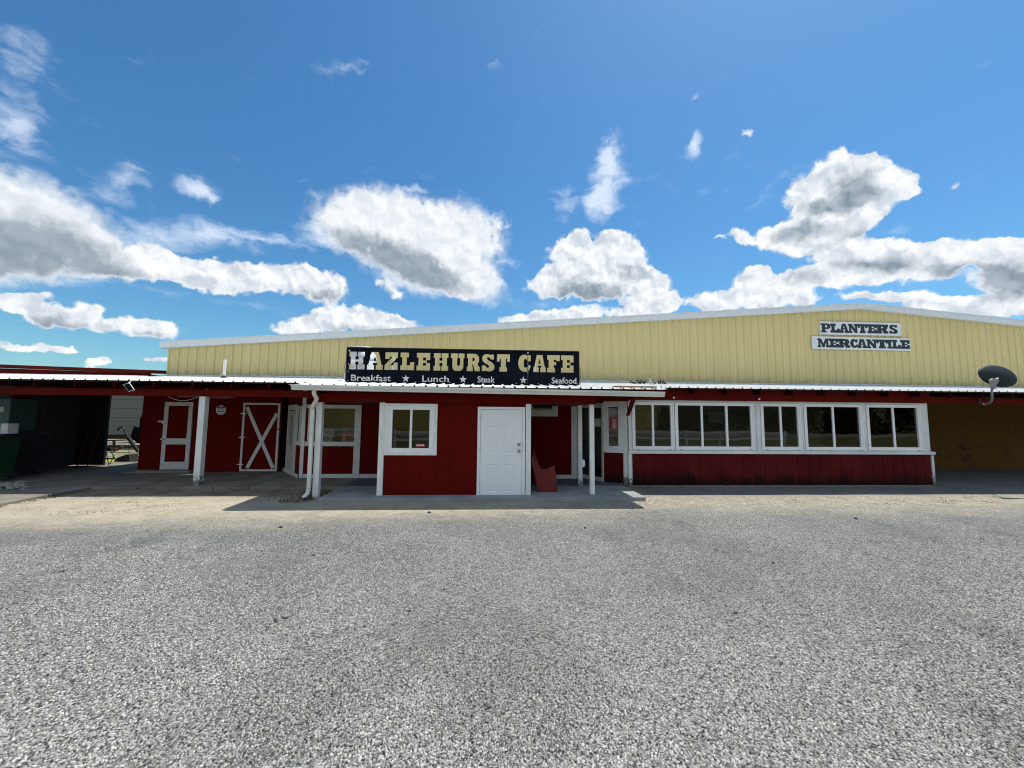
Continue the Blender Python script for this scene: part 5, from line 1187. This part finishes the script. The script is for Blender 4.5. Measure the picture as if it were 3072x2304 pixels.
# weeds: many short blades
def blades(name, spots, lab):
    vs = []; fs = []
    for (x, y, n, rad, h) in spots:
        for k in range(n):
            a = random.uniform(0, 6.28); q = rad*math.sqrt(random.random()); bx, by = x+q*math.cos(a)*1.3, y+q*math.sin(a); hh = h*random.uniform(.4,1.2); d = random.uniform(0,6.28); ww = .006
            lx, ly = math.cos(d)*hh*.5, math.sin(d)*hh*.5; o = len(vs)
            vs += [(bx-ww*math.sin(d),by+ww*math.cos(d),0),(bx+ww*math.sin(d),by-ww*math.cos(d),0),(bx+lx*.4+ww*.7*math.sin(d),by+ly*.4-ww*.7*math.cos(d),hh*.6),(bx+lx*.4-ww*.7*math.sin(d),by+ly*.4+ww*.7*math.cos(d),hh*.6),(bx+lx,by+ly,hh)]
            fs += [(o,o+1,o+2,o+3),(o+3,o+2,o+4)]
    m = MB(); m.v = vs; m.f = fs; tag(m.obj(name, 'weed'), lab, 'weeds', kind='stuff')
blades('weeds', [(-4.35,9.15,260,.28,.07),(-4.1,9.45,260,.25,.08),(-4.0,9.9,500,.35,.05),(-4.3,10.2,300,.3,.04),(-4.6,9.4,150,.4,.035)], 'short weeds growing round the downspout foot')
sp = [(-2.3+.12*k, 9.22, random.randint(0, 14), .08, .06) for k in range(18)]
blades('wall_weeds', sp, 'sparse weeds along the foot of the red front wall')
sp = []
for k in range(60):
    px_, py_ = random.uniform(0, 560), random.uniform(1500, 1545); gx, gy = gnd(px_, py_); sp.append((gx, gy, random.randint(2, 9), .12, .02))
for k in range(50):
    gx = random.uniform(-10.1, -9.9); sp.append((gx, random.uniform(7.5, 10.3), 10, .08, .03))
for k in range(25):
    px_, py_ = random.uniform(2250, 3072), random.uniform(1490, 1520); gx, gy = gnd(px_, py_); sp.append((gx, gy, random.randint(3, 16), .10, .02))
blades('dry_weeds', sp, 'dry tufts scattered over the sandy strip')

# ------------------------------------------------------------------ loose gravel: one mesh, thousands of small stones
def gravel():
    N = 420000
    # area density falls with distance
    y = 1.6+4.6*rng.random(N)**2.0; x = (rng.random(N)*2-1)*(y*1.40+.4)+y*math.tan(YAW)
    r_ = .0028+.0044*rng.random(N)**2.2
    base = np.array([(-1,-1,-.6),(1,-1,-.6),(1,1,-.6),(-1,1,-.6),(-.75,-.7,.6),(.75,-.75,.55),(.7,.75,.65),(-.75,.7,.5)])
    j = base[None]*(1+.28*(rng.random((N,8,3))-.5)); sc = .75+.5*rng.random((N,1,3)); sc[:,:,2] *= .75; j = j*sc*r_[:,None,None]
    an = rng.random(N)*6.283; c, s = np.cos(an), np.sin(an); ti = (rng.random((N,2))-.5)*.9
    X_, Y_, Z_ = j[...,0], j[...,1], j[...,2]
    Z_ = Z_+X_*ti[:,:1]+Y_*ti[:,1:]
    vx = x[:,None]+X_*c[:,None]-Y_*s[:,None]; vy = y[:,None]+X_*s[:,None]+Y_*c[:,None]; vz = Z_+r_[:,None]*.30
    co = np.stack([vx,vy,vz],-1).reshape(-1,3)
    f = np.array([(4,5,6,7),(0,1,5,4),(1,2,6,5),(2,3,7,6),(3,0,4,7)]); F = (f[None]+8*np.arange(N)[:,None,None]).reshape(-1,4)
    me = bpy.data.meshes.new('gravel'); me.vertices.add(len(co)); me.vertices.foreach_set('co', co.ravel())
    me.loops.add(F.size); me.loops.foreach_set('vertex_index', F.ravel()); me.polygons.add(len(F)); me.polygons.foreach_set('loop_start', np.arange(len(F))*4); me.update(calc_edges=True)
    v = rng.random(N); lum = np.interp(v, [0,.14,.35,.7,1], [.02,.06,.19,.36,.60]); warm = rng.random(N)
    pt = np.zeros(N)
    for fx, fy, ph in ((1.3,.7,0),(-.9,1.9,1.1),(2.7,1.4,2.3),(3.9,-2.3,.7),(6.1,3.7,4.0),(-7.3,5.1,5.2)): pt += np.sin(x*fx+y*fy+ph)/(abs(fx)+abs(fy))**.6
    pt = 1-.30*np.clip((pt+.2)/1.6, 0, 1); lum = lum*pt
    col = np.stack([lum*(1.0+.06*(warm-.3)), lum, lum*(.97-.16*(warm-.3)), np.ones(N)], -1)
    at_ = me.color_attributes.new('tone', 'FLOAT_COLOR', 'POINT'); at_.data.foreach_set('color', np.repeat(col, 8, 0).ravel())
    me.materials.append(M['stone']); o = bpy.data.objects.new('gravel', me); C.objects.link(o)
    tag(o, 'loose pale grey gravel stones covering the car park', 'gravel', kind='stuff')
gravel()

# ------------------------------------------------------------------ across the street, seen only in the window panes
fn = thing('rail_fence', 'white two rail fence mirrored in the window panes', 'fence', (0, -4.6, 0))
for k in range(18):
    x = -20+k*2.4; MB().box(x-.06, x+.06, -4.66, -4.54, 0, 1.08).obj('post', 'fence', fn)
for z in (.42, .86): MB().box(-20, 21, -4.62, -4.58, z, z+.15).obj('rail', 'fence', fn)
far = thing('tan_building', 'long tan warehouse across the street mirrored in the panes', 'building', (0, -34, 0))
MB().box(-34, 25, -44, -34, 0, 6.5).obj('wall', 'tanwall', far); MB().box(-34.3, 25.3, -44.3, -33.7, 6.51, 6.8).obj('roof', 'galv', far)
def tree(x, y, h, lab):
    t = thing('broadleaf_tree', lab, 'tree', (x, y, 0), 'dark trees across the street')
    MB().tube([(x,y,0),(x+.1,y,h*.25),(x,y,h*.6)], [.35,.25,.1], 8).obj('trunk', 'bark', t)
    n = 2600; p = rng.normal(size=(n,3)); p /= np.linalg.norm(p,axis=1)[:,None]; rad = rng.random(n)**.4
    lob = 1+.25*np.sin(p[:,0]*5+x)*np.cos(p[:,1]*4); q = p*(rad*lob)[:,None]*np.array([h*.55,h*.4,h*.46])+np.array([x,y,h*.42])
    e1 = rng.normal(size=(n,3)); e1 /= np.linalg.norm(e1,axis=1)[:,None]; e2 = np.cross(e1, rng.normal(size=(n,3))); e2 /= np.linalg.norm(e2,axis=1)[:,None]; s_ = .35
    co = np.stack([q-e1*s_, q+e2*s_*.6, q+e1*s_, q-e2*s_*.6],1).reshape(-1,3); m = MB(); m.v = [tuple(v) for v in co]; m.f = [(4*i,4*i+1,4*i+2,4*i+3) for i in range(n)]; m.obj('crown', 'leaf', t)
def hedge():
    n = 9000; q = np.stack([25.6+70*rng.random(n), -40+3*rng.random(n), 6.8*rng.random(n)**.8*(1+.15*np.sin(rng.random(n)*6))], 1)
    e1 = rng.normal(size=(n,3)); e1 /= np.linalg.norm(e1,axis=1)[:,None]; e2 = np.cross(e1, rng.normal(size=(n,3))); e2 /= np.linalg.norm(e2,axis=1)[:,None]; s_ = .45
    co = np.stack([q-e1*s_, q+e2*s_*.7, q+e1*s_, q-e2*s_*.7],1).reshape(-1,3); m = MB(); m.v = [tuple(v) for v in co]; m.f = [(4*i,4*i+1,4*i+2,4*i+3) for i in range(n)]
    tag(m.obj('woodland', 'leaf'), 'dense dark woodland edge across the street mirrored in the panes', 'wood', kind='stuff')
hedge()
for i, (x, h) in enumerate(((30, 9), (40, 11), (49, 9), (58, 12), (67, 10), (-40, 10), (-48, 12))):
    tree(x, -32+(i % 3)*2, h, ['tree just right of the tan warehouse', 'second tree right of the tan warehouse', 'third tree right of the tan warehouse', 'fourth and tallest tree right of the tan warehouse', 'last tree on the far right of the street', 'tree just left of the tan warehouse', 'tall tree on the far left of the street'][i])
